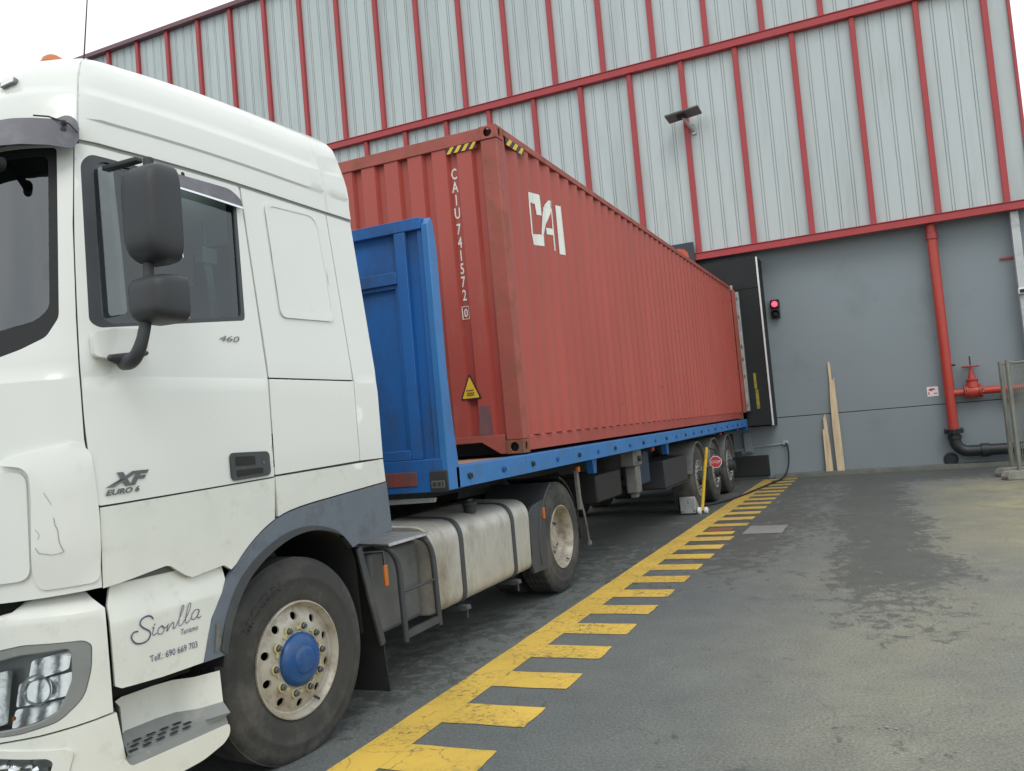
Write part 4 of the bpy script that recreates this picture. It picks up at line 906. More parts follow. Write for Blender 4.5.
# ------------------------------------------------------------------ cab surface: plan curve x height
BASE=[(0.03,-2.24),(0.03,-2.8),(0.03,-3.3),(0.015,-3.7),(-0.015,-4.05),(-0.05,-4.275),(-0.11,-4.365),(-0.22,-4.44),(-0.40,-4.50),(-0.75,-4.56),(-1.22,-4.59)]
def _dense():
    P=BASE+[(-2.44-x,y) for x,y in BASE[-2::-1]]
    out=[]
    for i in range(len(P)-1):
        p0=P[max(i-1,0)];p1=P[i];p2=P[i+1];p3=P[min(i+2,len(P)-1)]
        L=math.dist(p1,p2); n=max(4,int(L/.02))
        l0=max(math.dist(p0,p1),1e-6);l2=max(math.dist(p2,p3),1e-6)
        m1=[0,0];m2=[0,0]
        for k in (0,1):
            m1[k]=((p2[k]-p1[k])/L*l0+(p1[k]-p0[k])/l0*L)/(L+l0)*L if i>0 else (p2[k]-p1[k])
            m2[k]=((p2[k]-p1[k])/L*l2+(p3[k]-p2[k])/l2*L)/(L+l2)*L if i<len(P)-2 else (p2[k]-p1[k])
        for j in range(n):
            t=j/n;h=[2*t**3-3*t*t+1,t**3-2*t*t+t,-2*t**3+3*t*t,t**3-t*t]
            out.append(tuple(h[0]*p1[k]+h[1]*m1[k]+h[2]*p2[k]+h[3]*m2[k] for k in (0,1)))
    out.append(P[-1]); return out
CUR=_dense()
CS=[0.0]
for a,b in zip(CUR,CUR[1:]): CS.append(CS[-1]+math.dist(a,b))
SM=CS[-1]/2
def cpos(s):
    s=min(max(s,0),CS[-1]-1e-6);i=bisect.bisect_right(CS,s)-1;i=min(i,len(CUR)-2)
    t=(s-CS[i])/(CS[i+1]-CS[i]);a,b=CUR[i],CUR[i+1]
    return (a[0]+(b[0]-a[0])*t,a[1]+(b[1]-a[1])*t)
def cnorm(s):
    s=min(max(s,.04),CS[-1]-.04);a=cpos(s-.03);b=cpos(s+.03)
    dx,dy=b[0]-a[0],b[1]-a[1];L=math.hypot(dx,dy)
    return (-dy/L,dx/L)  # outward (checked: going -y, outward +x)
PROF=[(3.0,.10,3.0),(3.2,.125,3.2),(3.35,.16,3.35),(3.45,.20,3.445),(3.55,.27,3.52),(3.65,.38,3.575),(3.8,.60,3.62)]
def sstep(a,b,x):
    t=min(max((x-a)/(b-a),0),1);return t*t*(3-2*t)
def S(s,z,off=0.0):
    x,y=cpos(s);nx,ny=cnorm(s)
    sm=min(s,2*SM-s)
    fw=min(1,sm/2.05)*.14+.05*sstep(2.05,2.7,sm)
    side=1 if x>-1.22 else -1
    if z<=3.0:
        t=max(0,z-2.0);zz=z;tt=t if t>.1 else t*t/.1
        inw=.10*t; rake=(.085*sstep(1.0,2.05,sm)+.045*sstep(2.03,2.16,sm)+.07*sstep(2.2,3.0,sm))*t
        x+=-side*inw*min(1,abs(x+1.22)/.6); y+=rake
        if z<1.95: x+=.006*nx;y+=.006*ny
    else:
        for a,b in zip(PROF,PROF[1:]):
            if z<=b[0] or b is PROF[-1]:
                t=(z-a[0])/(b[0]-a[0]);inw=a[1]+(b[1]-a[1])*t;zr=a[2]+(b[2]-a[2])*t;break
        rake=.085*sstep(1.0,2.05,sm)+.045*sstep(2.03,2.16,sm)+.07*sstep(2.2,3.0,sm)
        x+=-side*.10*min(1,abs(x+1.22)/.6); y+=rake
        crease=.011*(1-sstep(3.245,3.262,z))-(.009*(1-sstep(3.094,3.106,z)) if sm<1.99 else 0)
        e=inw-.10
        m=1.35
        x=-1.22+(x+1.22)*(1-e/1.25);y+=e*m*min(1,max(0,(-2.9-y)/1.5));x+=nx*crease;y+=ny*crease
        zz=3+(zr-3)*(1-fw)
    x+=nx*off;y+=ny*off
    return (x,y,zz)
# ------------------------------------------------------------------ tractor unit
tr = thing('tractor_unit', 'white two-axle tractor unit with sleeper cab coupled to the blue trailer', 'lorry', (-1.22, -2.2, 0))
SV = lambda s, z, off=0.: Vector(S(s, z, off))
S1 = 2*SM
def mir(poly): return [(S1-s, z) for s, z in poly][::-1]
ZL = [1.943, 1.953, 3.094, 3.106, 3.245, 3.262]
def cabp(name, outline, m, thick=.018, off=0., holes=(), step=.07, parent=None, both=True, zl=(), bevel=.0035, tilt=None, sl_=()):
    out = []
    for k in ((0, 1) if both else (0,)):
        f = (lambda p: p) if k == 0 else mir
        bm = BM(); sf = lambda s, z, o: SV(s, z, off+o+(tilt(s, z) if tilt else 0))
        panel(bm, f(outline), sf, thick, [f(h) for h in holes], step, yl=zl, xl=[x if k == 0 else S1-x for x in sl_])
        pp = parent[k] if isinstance(parent, (list, tuple)) else (parent or tr)
        out.append(obj(name, bm, m, pp, bevel=bevel))
    return out
win = rnd([(1.99, 2.925), (1.10, 2.925), (1.085, 2.915), (1.155, 2.245), (1.21, 2.240), (1.995, 2.155), (2.035, 2.18), (2.030, 2.88)], [.07, .02, .06, .06, .02, .05, .05, .06])
ws_out = rnd([(2.150, 2.945), (2.152, 2.20), (2.20, 2.12), (2.30, 2.075), (2.45, 2.035), (2.8, 2.00), (SM, 1.99)]+[(S1-a, b) for a, b in [(2.8, 2.00), (2.45, 2.035), (2.30, 2.075), (2.20, 2.12), (2.152, 2.20), (2.150, 2.945)]], .02)
# shell behind the outer panels, with window openings
bm = BM()
cab_outline = [(0.05, 1.40), (.45, 1.42), (.80, 1.38), (1.2, 1.27), (1.45, 1.10), (1.9, 1.10), (S1-1.9, 1.10), (S1-1.45, 1.10), (S1-1.2, 1.27), (S1-.80, 1.38), (S1-.45, 1.42), (S1-.05, 1.40), (S1-.05, 3.79), (.05, 3.79)]
win_in = [(s+(.02 if s < 1.5 else -.02), z+(.02 if z < 2.5 else -.02)) for s, z in win]
ws_in = [(s, z) for s, z in ws_out]
panel(bm, cab_outline, lambda s, z, o: SV(s, z, -.024+o), .03, [win_in, mir(win_in), ws_in], .09, yl=ZL)
obj('cab_shell', bm, INTER, tr)
bm = BM()                                       # rear wall, roof lid and floor
rows = [1.40+.1*i for i in range(25)]
rear = [(S(.048, z, -.012), S(S1-.048, z, -.012)) for z in rows]
for (a, b), (c, d) in zip(rear, rear[1:]):
    bm.faces.new([bm.verts.new(p) for p in (a, b, d, c)])
bmesh.ops.remove_doubles(bm, verts=bm.verts, dist=1e-4)
obj('rear_wall', bm, WHITE, tr)
bm = BM(); n = 60; ring = [S(.046+(S1-.092)*i/n, 3.79, 0) for i in range(n+1)]
vr = [bm.verts.new(p) for p in ring]; cx = [bm.verts.new((-1.22, p[1]*.8-.7, p[2]+.02)) for p in ring]
for i in range(n): bm.faces.new([vr[i], vr[i+1], cx[i+1], cx[i]])
bmesh.ops.remove_doubles(bm, verts=bm.verts, dist=1e-4); obj('roof_lid', bm, WHITE, tr)
bm = BM(); box(bm, -2.3, -.14, -4.2, -2.3, 1.36, 1.40); box(bm, -2.3, -.14, -4.3, -3.9, 1.40, 2.0); obj('cab_floor', bm, INTER, tr)
bm = BM()
for x in (-.55, -1.85):
    box(bm, x-.25, x+.25, -3.65, -3.15, 1.75, 1.9); bar(bm, (x, -3.2, 1.85), (x, -3.02, 2.55), .48, .14, (0, 1, 0)); bar(bm, (x, -3.0, 2.55), (x, -2.97, 2.78), .26, .1, (0, 1, 0))
obj('seat', bm, SEAT, tr, bevel=.04)
bm = BM(); tube(bm, [(-.20, -3.42, 2.78), (-.20, -3.42, 2.62)], .006, 6); box(bm, -.22, -.17, -3.47, -3.37, 2.56, 2.64); bar(bm, (-.19, -3.42, 2.58), (-.22, -3.36, 2.3), .012, .045, (0, 1, 0)); bar(bm, (-.22, -3.36, 2.3), (-.22, -3.22, 1.9), .012, .05, (0, 1, 0)); obj('seat_belt', bm, BELT, tr)
bm = BM(); n = 28; ctr = Vector((-.60, -3.88, 2.15)); ax = Vector((0, -.5, .86)).normalized(); u_, v_ = frame_of(ax); tube(bm, [ctr+(u_*math.cos(2*PI*k/n)+v_*math.sin(2*PI*k/n))*.22 for k in range(n+1)], .017, 8, caps=False); tube(bm, [ctr-ax*.02, ctr-ax*.35], .04, 10); obj('steering_wheel', bm, SEAT, tr)
bm = BM(); box(bm, -2.2, -.24, -4.28, -3.95, 2.0, 2.06); obj('dashboard', bm, INTER, tr, bevel=.02)

# roof panels
cabp('roof_panel', [(.045, 2.982), (.292, 2.982), (.292, 3.79), (.045, 3.79)], WHITE, off=.010, zl=ZL)
cabp('roof_panel', [(.295, 2.982), (2.036, 2.982), (2.036, 3.79), (.297, 3.79)], WHITE, off=.010, zl=ZL)
cabp('roof_panel', [(2.041, 2.97), (SM, 2.97), (S1-2.041, 2.97), (S1-2.041, 3.79), (SM, 3.79), (2.041, 3.79)], WHITE, off=.010, zl=ZL, both=False)
cabp('gutter', [(.035, 2.962), (2.03, 2.962), (2.03, 2.986), (.035, 2.986)], mat('seam_grey', (.30, .315, .31), .5), off=-.002, bevel=0, thick=.02)
cabp('roof_rib', [(.35, 3.088), (1.985, 3.098), (1.985, 3.104), (.35, 3.100)], GREYP, off=.006, bevel=0, thick=.012)
for a_, b_ in ((.288, .300), (2.032, 2.045)): cabp('roof_seam', [(a_, 2.985), (b_, 2.985), (b_, 3.79), (a_, 3.79)], mat('seam_pale', (.48, .50, .48), .5), off=.0085, thick=.012, bevel=0, step=.05)
# doors with their windows
door_o = rnd([(1.060, 1.455), (1.048, 2.965), (2.050, 2.965), (2.076, 2.60), (2.080, 2.20), (2.076, 1.70), (2.045, 1.425)], [.012, .02, .02, .2, .2, .15, .012])
doors = cabp('door', door_o, WHITE, holes=[win], zl=ZL)
fr = [(s+(.022 if s < 1.5 else (-.022 if s < 1.9 else -.055)), z+(.020 if z < 2.5 else -.020)) for s, z in win]
frs = cabp('window_frame', win, PLAST, off=-.001, holes=[fr], parent=doors, thick=.024, bevel=.003)
cabp('window_glass', fr, GLASS, off=-.010, thick=0, parent=frs, bevel=0)
cabp('quarter_pillar', [(1.80, 2.215), (1.835, 2.21), (1.85, 2.32), (1.87, 2.885), (1.835, 2.885), (1.82, 2.32)], PLAST, off=-.012, parent=frs, thick=.02, bevel=0)
DEFL = bpy.data.materials.new('smoked_acrylic'); DEFL.use_nodes = True
_b = DEFL.node_tree.nodes['Principled BSDF']; _b.inputs['Base Color'].default_value = (.27, .31, .32, 1); _b.inputs['Alpha'].default_value = .55; _b.inputs['Roughness'].default_value = .15
cabp('wind_deflector', rnd([(1.865, 2.225), (1.955, 2.205), (1.960, 2.875), (1.885, 2.88), (1.87, 2.5)], .02), DEFL, off=.010, thick=.004, parent=doors, bevel=0)
cabp('rain_deflector', rnd([(1.70, 2.932), (1.135, 2.932), (1.068, 2.885), (1.075, 2.835), (1.70, 2.862)], [.01, .05, .03, .01, .01]), VISOR, off=.016, thick=.006, parent=doors, tilt=lambda s, z: (2.93-z)*.12)
cabp('deflector_trim', [(1.70, 2.862), (1.70, 2.872), (1.075, 2.847), (1.075, 2.835)], CHROME, off=.019, thick=.003, parent=doors, bevel=0, tilt=lambda s, z: (2.93-z)*.12)
cabp('door_handle', rnd([(1.362, 1.592), (1.095, 1.585), (1.092, 1.465), (1.360, 1.458)], .03), PLAST, off=.010, thick=.02, parent=doors, bevel=.006)
hs = [o for o in bpy.data.objects if o.name.startswith('door_handle')]
cabp('handle_grip', rnd([(1.33, 1.572), (1.20, 1.567), (1.20, 1.525), (1.33, 1.527)], .008), BLACK, off=.012, thick=.004, parent=hs, bevel=0)
cabp('handle_grip', rnd([(1.33, 1.507), (1.15, 1.507), (1.15, 1.48), (1.33, 1.475)], .008), BLACK, off=.0115, thick=.003, parent=hs, bevel=0)
cabp('lock', rnd([(1.150, 1.538), (1.136, 1.538), (1.136, 1.524), (1.150, 1.524)], .006), NUT, off=.013, thick=.004, parent=hs, bevel=0)
bm = BM()
for y in (1.455, 1.500):
    lathe(bm, [(0, .011), (.002, .01), (.002, 0)], SV(y, 2.945, .001), (1, 0, .1), 12)
obj('screw', bm, BLACK, doors[0])
# rear side panels
cabp('side_panel', rnd([(.300, 1.958), (1.040, 1.958), (1.036, 2.965), (.300, 2.965)], .008), WHITE, zl=ZL)
blank = rnd([(.392, 2.30), (.880, 2.285), (.872, 2.925), (.400, 2.945)], [.06, .05, .06, .10], 8)
bk = cabp('window_blank', blank, WHITE, off=.006, thick=.012, bevel=.004)
cabp('blank_rim', blank, WHITE, off=.010, holes=[[(.41+(s-.392)*.925, 2.315+(z-2.285)*.925) for s, z in blank]], thick=.012, bevel=.004, parent=bk)
lk = cabp('locker_door', rnd([(.296, 1.482), (1.052, 1.462), (1.044, 1.950), (.296, 1.950)], .006), WHITE, zl=ZL)
cabp('corner_panel', [(.045, 1.482), (.288, 1.482), (.290, 1.948), (.292, 2.965), (.045, 2.965)], WHITE, zl=ZL)
arch_o = [(1.590, .680), (1.532, .848), (1.421, 1.006), (1.266, 1.143), (1.079, 1.238), (.878, 1.279), (.516, 1.304), (.004, 1.335)]
arch_i = [(1.465, .675), (1.414, .820), (1.317, .962), (1.170, 1.064), (.976, 1.132), (.766, 1.143), (.545, 1.084), (.441, .995)]
def cat(P, n=5):
    Q = []
    for i in range(len(P)-1):
        p0, p1, p2, p3 = [Vector(P[max(0, min(len(P)-1, i+d))]) for d in (-1, 0, 1, 2)]
        for j in range(n):
            t = j/n; Q.append(tuple(.5*((2*p1)+(p2-p0)*t+(2*p0-5*p1+4*p2-p3)*t*t+(3*p1-p0-3*p2+p3)*t**3)))
    return Q+[P[-1]]
arch_o = cat(arch_o); arch_i = cat(arch_i)
up_ = lambda d, L: [(s+d*.5, z+d) for s, z in L]
cabp('sill_panel', [(.045, 1.474), (1.052, 1.452), (1.052, 1.252)]+[p for p in up_(.004, arch_o) if .06 < p[0] < 1.04]+[(.035, 1.338)], WHITELOW, sl_=())
cabp('sill_panel', [(1.058, 1.448), (2.040, 1.417), (2.046, 1.095), (1.760, 1.132), (1.735, 1.128), (1.66, 1.075), (1.625, 1.058), (1.44, 1.078), (1.395, 1.05)]+[(s_, z_+.005) for s_, z_ in arch_o if 1.06 < s_ < 1.38], WHITELOW)
# front panel and windscreen
fp = [(2.056, 2.965), (2.082, 2.60), (2.086, 2.20), (2.082, 1.70), (2.050, 1.42), (2.050, 1.100), (2.43, 1.080), (SM, 1.07), (S1-2.43, 1.080), (S1-2.050, 1.100), (S1-2.050, 1.42), (S1-2.082, 1.70), (S1-2.086, 2.20), (S1-2.082, 2.60), (S1-2.056, 2.965), (SM, 2.963)]
cabp('front_panel', fp, WHITE, holes=[ws_out], both=False, zl=ZL)
ins = lambda P, d: [(s+(d if s < SM-.3 else (-d if s > SM+.3 else 0)), z+(d if z < 2.4 else -d*.6)) for s, z in P]
fri = ins(ws_out, .075)
fr2 = [(s, max(z, 2.14)) for s, z in fri]
wf = cabp('windscreen', ws_out, BLACK, off=-.004, holes=[rnd([(2.185, 2.905), (2.187, 2.24), (2.24, 2.19), (2.5, 2.14), (SM, 2.11), (S1-2.5, 2.14), (S1-2.24, 2.19), (S1-2.187, 2.24), (S1-2.185, 2.905)], .03)], both=False, thick=.012, bevel=0)
cabp('windscreen_glass', rnd([(2.185, 2.905), (2.187, 2.24), (2.24, 2.19), (2.5, 2.14), (SM, 2.11), (S1-2.5, 2.14), (S1-2.24, 2.19), (S1-2.187, 2.24), (S1-2.185, 2.905)], .03), GLASSF, off=-.010, both=False, thick=0, parent=wf[0], bevel=0)
# corner deflectors
dfl = rnd([(2.060, 1.125), (2.049, 1.212), (2.045, 1.37), (2.050, 1.49), (2.063, 1.65), (2.11, 1.69), (2.385, 1.640), (2.385, 1.620), (2.300, 1.605), (2.274, 1.575), (2.270, 1.476), (2.280, 1.30), (2.287, 1.19), (2.27, 1.118)], [.03, .05, .05, .05, .03, .05, .01, .01, .03, .03, .03, .03, .03, .04])
cabp('corner_deflector', dfl, WHITE, off=.030, thick=.026, bevel=.012, tilt=lambda s, z: max(-.022, -.016*max(0, (2.13-min(s, S1-s))/.08)-.020*max(0, (1.26-z)/.13)-.016*max(0, (z-1.62)/.06)))
bm = BM(); ribbon(bm, [(2.225, 1.50), (2.205, 1.46), (2.201, 1.45)], .0015, lambda a, b: SV(a, b, .0315)); ribbon(bm, [(2.196, 1.40), (2.193, 1.37), (2.186, 1.35), (2.184, 1.31), (2.175, 1.276), (2.170, 1.266), (2.181, 1.259), (2.209, 1.256), (2.232, 1.262), (2.253, 1.268), (2.265, 1.29)], .0022, lambda a, b: SV(a, b, .0315)); ribbon(bm, [(2.262, 1.36), (2.249, 1.338), (2.255, 1.32)], .0015, lambda a, b: SV(a, b, .0315)); obj('scratches', bm, GREYP, [o for o in bpy.data.objects if o.name.startswith('corner_deflector')][0], smooth=False)
cabp('grille_wing', rnd([(2.298, 1.165), (2.292, 1.585), (2.7, 1.61), (SM, 1.62), (S1-2.7, 1.61), (S1-2.292, 1.585), (S1-2.298, 1.165), (SM, 1.10)], .05), WHITE, off=.014, thick=.02, both=False, bevel=.012)
# visor
vis = rnd([(2.040, 2.97), (2.045, 3.055), (2.075, 3.085), (2.115, 3.09), (2.15, 3.062), (2.3, 3.075), (SM, 3.09), (S1-2.3, 3.075), (S1-2.15, 3.062), (S1-2.115, 3.09), (S1-2.075, 3.085), (S1-2.045, 3.055), (S1-2.040, 2.97), (S1-2.075, 2.915), (SM, 2.89), (2.075, 2.915)], .02)
vo = cabp('sun_visor', vis, VISOR, off=.03, thick=.008, both=False, tilt=lambda s, z: max(0, 3.11-z)*.55*min(1, max(0, (min(s, S1-s)-2.0)/.2)))
bm = BM()
for (s_, z_) in ((2.115, 3.040), (2.117, 3.005), ): lathe(bm, [(0, .012), (.008, .011), (.008, 0)], SV(s_, z_, .05), cnorm(s_)+(0,), 10)
tube(bm, [SV(2.05, 2.99, .06), SV(2.09, 3.03, .062), SV(2.17, 3.075, .05), SV(2.22, 3.082, .05)], .0035, 6); obj('visor_fixing', bm, CHASSIS, vo[0])
# screen mirror arm behind the visor, wiper
bm = BM(); tube(bm, [SV(2.50, 3.02, .06), SV(2.40, 2.93, .10), SV(2.33, 2.85, .11)], .022, 8); lathe(bm, [(-.02, .03), (.02, .03), (.02, 0)], SV(2.325, 2.845, .11), (0, -1, 0), 12); obj('ramp_mirror_arm', bm, BLACK, tr)
bm = BM(); tube(bm, [SV(2.75, 2.06, .03), SV(3.2, 2.16, .035)], .012, 6); tube(bm, [SV(2.65, 2.13, .01), SV(3.4, 2.16, .01)], .008, 6); obj('wiper', bm, BLACK, tr)
# roof marker lamps, beacon, aerial
for k in (0, 1):
    q = rnd([(2.84, 3.60), (2.60, 3.585), (2.60, 3.615), (2.82, 3.635)], .01); q = q if k == 0 else mir(q)
    a = [(2.40, 3.290), (2.325, 3.310), (2.325, 3.342), (2.40, 3.328)]; a = a if k == 0 else mir(a)
    bm = BM(); panel(bm, rnd(a, .012), lambda s, z, o: SV(s, z, .030+o), .03, (), .02); ml = obj('marker_lamp', bm, GREYP, tr, bevel=.004)
    a2 = [(min(max(s, 2.333 if k == 0 else S1-2.392), 2.392 if k == 0 else S1-2.333), z+.004) for s, z in a]
    bm = BM(); panel(bm, a2, lambda s, z, o: SV(s, z, .033+o), .004, (), .02); obj('lamp_lens', bm, SIGNW, ml)
bc = (-.50, -4.0, 3.47)
bm = BM(); lathe(bm, [(0, .06), (.015, .06), (.02, .052), (.04, .045), (.055, .025), (.06, 0)], (-.52, -3.98, 3.468), (0, 0, 1), 20); obj('beacon', bm, ORANGE, tr)
bm = BM(); tube(bm, [(-.62, -3.74, 3.45), (-.62, -3.72, 3.62), (-.60, -3.66, 4.2)], [.008, .004, .0025], 6); lathe(bm, [(0, .02), (.03, .015), (.04, 0)], (-.62, -3.74, 3.5), (0, 0, 1), 10); obj('aerial', bm, CHASSIS, tr)

# bumper, headlights, fog lamps
hl_o = rnd([(2.62, .86), (2.448, .900), (2.341, .916), (2.125, .908), (2.098, .885), (2.104, .793), (2.134, .686), (2.226, .606), (2.383, .570), (2.469, .562), (2.62, .56)], [.04, .03, .03, .02, .02, .03, .04, .04, .03, .03, .05])
lens = rnd([(2.60, .83), (2.452, .855), (2.364, .872), (2.182, .880), (2.172, .86), (2.175, .76), (2.223, .652), (2.30, .615), (2.381, .598), (2.468, .587), (2.60, .59)], .02)
fog_o = rnd([(2.60, .53), (2.474, .520), (2.20, .505), (2.178, .488), (2.215, .36), (2.30, .31), (2.60, .30)], .03)
fog_l = rnd([(2.60, .50), (2.474, .49), (2.27, .478), (2.25, .462), (2.275, .385), (2.36, .345), (2.60, .34)], .02)
gr = [(2.455, 1.082), (2.455, 1.05), (2.48, 1.02), (2.56, .995), (SM, .98), (S1-2.56, .995), (S1-2.48, 1.02), (S1-2.455, 1.05), (S1-2.455, 1.082)]
bz = .606
def btilt(s, z): return -.07*max(0, (z-1.015)/.07)**1.0 if z > 1.015 else 0
cabp('bumper', [(2.040, bz), (2.300, .565), (2.47, .545), (SM, .53), (S1-2.47, .545), (S1-2.300, .565), (S1-2.040, bz), (S1-2.046, 1.018), (S1-2.12, 1.10), (S1-2.30, 1.10), (S1-2.36, 1.075), (S1-2.40, 1.04), (S1-2.56, 1.01), (SM, .99), (2.56, 1.01), (2.40, 1.04), (2.36, 1.075), (2.30, 1.10), (2.12, 1.10), (2.046, 1.018)], WHITELOW, off=.008, holes=[hl_o, mir(hl_o)], both=False, zl=[1.012, 1.018], tilt=btilt, thick=.025)
cabp('lower_bumper', [(2.030, .600), (2.300, .558), (2.47, .538), (SM, .52), (S1-2.47, .538), (S1-2.300, .558), (S1-2.030, .600), (S1-2.0, .36), (S1-2.06, .24), (SM, .22), (2.06, .24), (2.0, .36)], WHITELOW, off=.014, holes=[fog_o, mir(fog_o)], both=False, thick=.025, bevel=.006)
bm = BM(); panel(bm, [(2.06, .24), (2.03, 1.0), (2.16, 1.06), (SM, 1.07), (S1-2.16, 1.06), (S1-2.03, 1.0), (S1-2.06, .24)], lambda s, z, o: SV(s, z, -.21+o), .02, (), .12); obj('bumper_core', bm, BLACK, tr)
hl = cabp('headlight', hl_o, GREYP, off=.004, holes=[lens], thick=.03, bevel=.006)
# chrome bowls and fins inside the lamp
bright = mat('reflector_silver', (.80, .82, .82), .24, metal=.8, var=.06, vscale=30, bump=.6, bscale=11)
dark_refl = mat('lamp_inner_grey', (.30, .32, .32), .3, metal=.5)
cabp('reflector', lens, dark_refl, off=-.075, thick=.006, parent=hl, bevel=0)
for z0_, z1_, sa, sb, sl_k in ((.790, .858, 2.178, 2.34, .40), (.692, .772, 2.178, 2.40, .30), (.612, .672, 2.205, 2.42, .45), (.60, .80, 2.43, 2.60, .15)):
    cabp('reflector', rnd([(sa, z1_+.012), (sa+.01, z0_+.01), (sb, z0_-.02), (sb, z1_-.015)], .012), bright, off=-.006, thick=.004, parent=hl, step=.02, bevel=0, tilt=lambda s, z, z0_=z0_, k_=sl_k: -k_*(z-z0_+.02)-.004*math.sin(s*90))
for sg_ in (0, 1):
    s0_ = 2.42 if sg_ == 0 else S1-2.42; bm = BM(); lathe(bm, [(0, .0), (.0, .012), (.012, .010), (.016, 0)], SV(s0_, .625, -.03), (0, -1, 0), 14); obj('indicator_bulb', bm, ORANGE, hl[sg_])
    s0_ = 2.31 if sg_ == 0 else S1-2.31; bm = BM(); lathe(bm, [(-.05, .0), (-.045, .025), (-.02, .052), (.0, .060), (.003, .060), (.003, .053), (-.018, .045), (-.04, .02)], SV(s0_, .735, -.01), (.35 if sg_ == 0 else -.35, -.9, 0), 24); obj('lamp_bowl', bm, CHROME, hl[sg_])
cabp('lamp_rim', rnd([(2.60, .835), (2.452, .860), (2.364, .877), (2.176, .885), (2.166, .86), (2.169, .76), (2.217, .647), (2.30, .610), (2.381, .593), (2.468, .582), (2.60, .584)], .02), CHROME, off=-.002, holes=[lens], thick=.02, parent=hl, bevel=0)
cabp('headlight_glass', lens, GLASSC, off=.0, thick=0, parent=hl, bevel=0)
fg = cabp('fog_lamp', fog_o, WHITELOW, off=.022, holes=[fog_l], thick=.06, bevel=.008)
cabp('fog_reflector', fog_l, CHROME, off=-.03, thick=.005, parent=fg, tilt=lambda s, z: .02*math.sin(s*60)+.015*math.sin(z*90), step=.02, bevel=0)
cabp('fog_glass', fog_l, GLASSC, off=-.004, thick=0, parent=fg, bevel=0)

# step housing with the lettering, step
hous = [(2.030, 1.020), (2.000, 1.105), (1.765, 1.118), (1.735, 1.114), (1.66, 1.060), (1.620, 1.045), (1.452, 1.062), (1.421, .998), (1.532, .840), (1.590, .672), (1.615, .668), (1.81, .672), (2.022, .686)]
def htilt(s, z):
    s = min(s, S1-s); k = (z-(.945+.02*(2.03-s)))/.03
    return -.030*min(1, max(0, k/4)) if k > 0 else 0
hs_ = cabp('step_housing', [(2.030, 1.020), (2.000, 1.125), (1.765, 1.145), (1.735, 1.140), (1.66, 1.09), (1.620, 1.072), (1.43, 1.085), (1.425, 1.01), (1.536, .853), (1.596, .676), (1.615, .676), (1.81, .676), (2.000, .686), (2.024, .70)], WHITELOW, off=.0, tilt=htilt, zl=[.945, .955, .965])
sm_ = lambda a, b: SV(a, b, .004)
bm = BM()
for w_, st in [(.006, [(1.839, 0.924), (1.849, 0.938), (1.87, 0.944), (1.895, 0.937), (1.905, 0.919), (1.891, 0.901), (1.864, 0.882), (1.858, 0.866), (1.87, 0.848), (1.896, 0.84), (1.926, 0.845), (1.944, 0.862), (1.948, 0.88), (1.936, 0.893), (1.916, 0.892)]),
    (.004, [(1.83, 0.904), (1.838, 0.897)]), (.0035, [(1.849, 0.888), (1.838, 0.89), (1.847, 0.869), (1.843, 0.858), (1.826, 0.864)]),
    (.0035, [(1.8, 0.888), (1.818, 0.877), (1.82, 0.859), (1.802, 0.855), (1.791, 0.867), (1.793, 0.883), (1.803, 0.888), (1.787, 0.875), (1.772, 0.881)]),
    (.0035, [(1.768, 0.889), (1.777, 0.858), (1.758, 0.88), (1.743, 0.889), (1.74, 0.882), (1.746, 0.863), (1.734, 0.864)]),
    (.003, [(1.734, 0.864), (1.696, 0.918), (1.683, 0.943), (1.69, 0.947), (1.705, 0.914), (1.716, 0.873), (1.708, 0.865), (1.692, 0.874)]),
    (.003, [(1.692, 0.874), (1.658, 0.915), (1.646, 0.944), (1.654, 0.95), (1.669, 0.918), (1.68, 0.88), (1.671, 0.868), (1.649, 0.885)]),
    (.0035, [(1.644, 0.9), (1.646, 0.881), (1.634, 0.876), (1.614, 0.887), (1.602, 0.909), (1.623, 0.914), (1.644, 0.9)]), (.0035, [(1.602, .909), (1.614, 0.883), (1.607, 0.875), (1.594, 0.882)])]:
    ribbon(bm, st, w_, sm_)
obj('script_lettering', bm, INK, hs_[0], smooth=False)
bm = BM(); text(bm, 'Turismo', .034, lambda a, b: SV(1.712-a, .826+b, .004), sx=.82, shear=.25)
obj('small_lettering', bm, INK, hs_[0], smooth=False)
bm = BM(); text(bm, 'Telf.: 690 669 703', .039, lambda a, b: SV(1.868-a, .752+b-.045*(a/.26)*0, .004), sx=.86)
obj('phone_lettering', bm, INK, hs_[0], smooth=False)
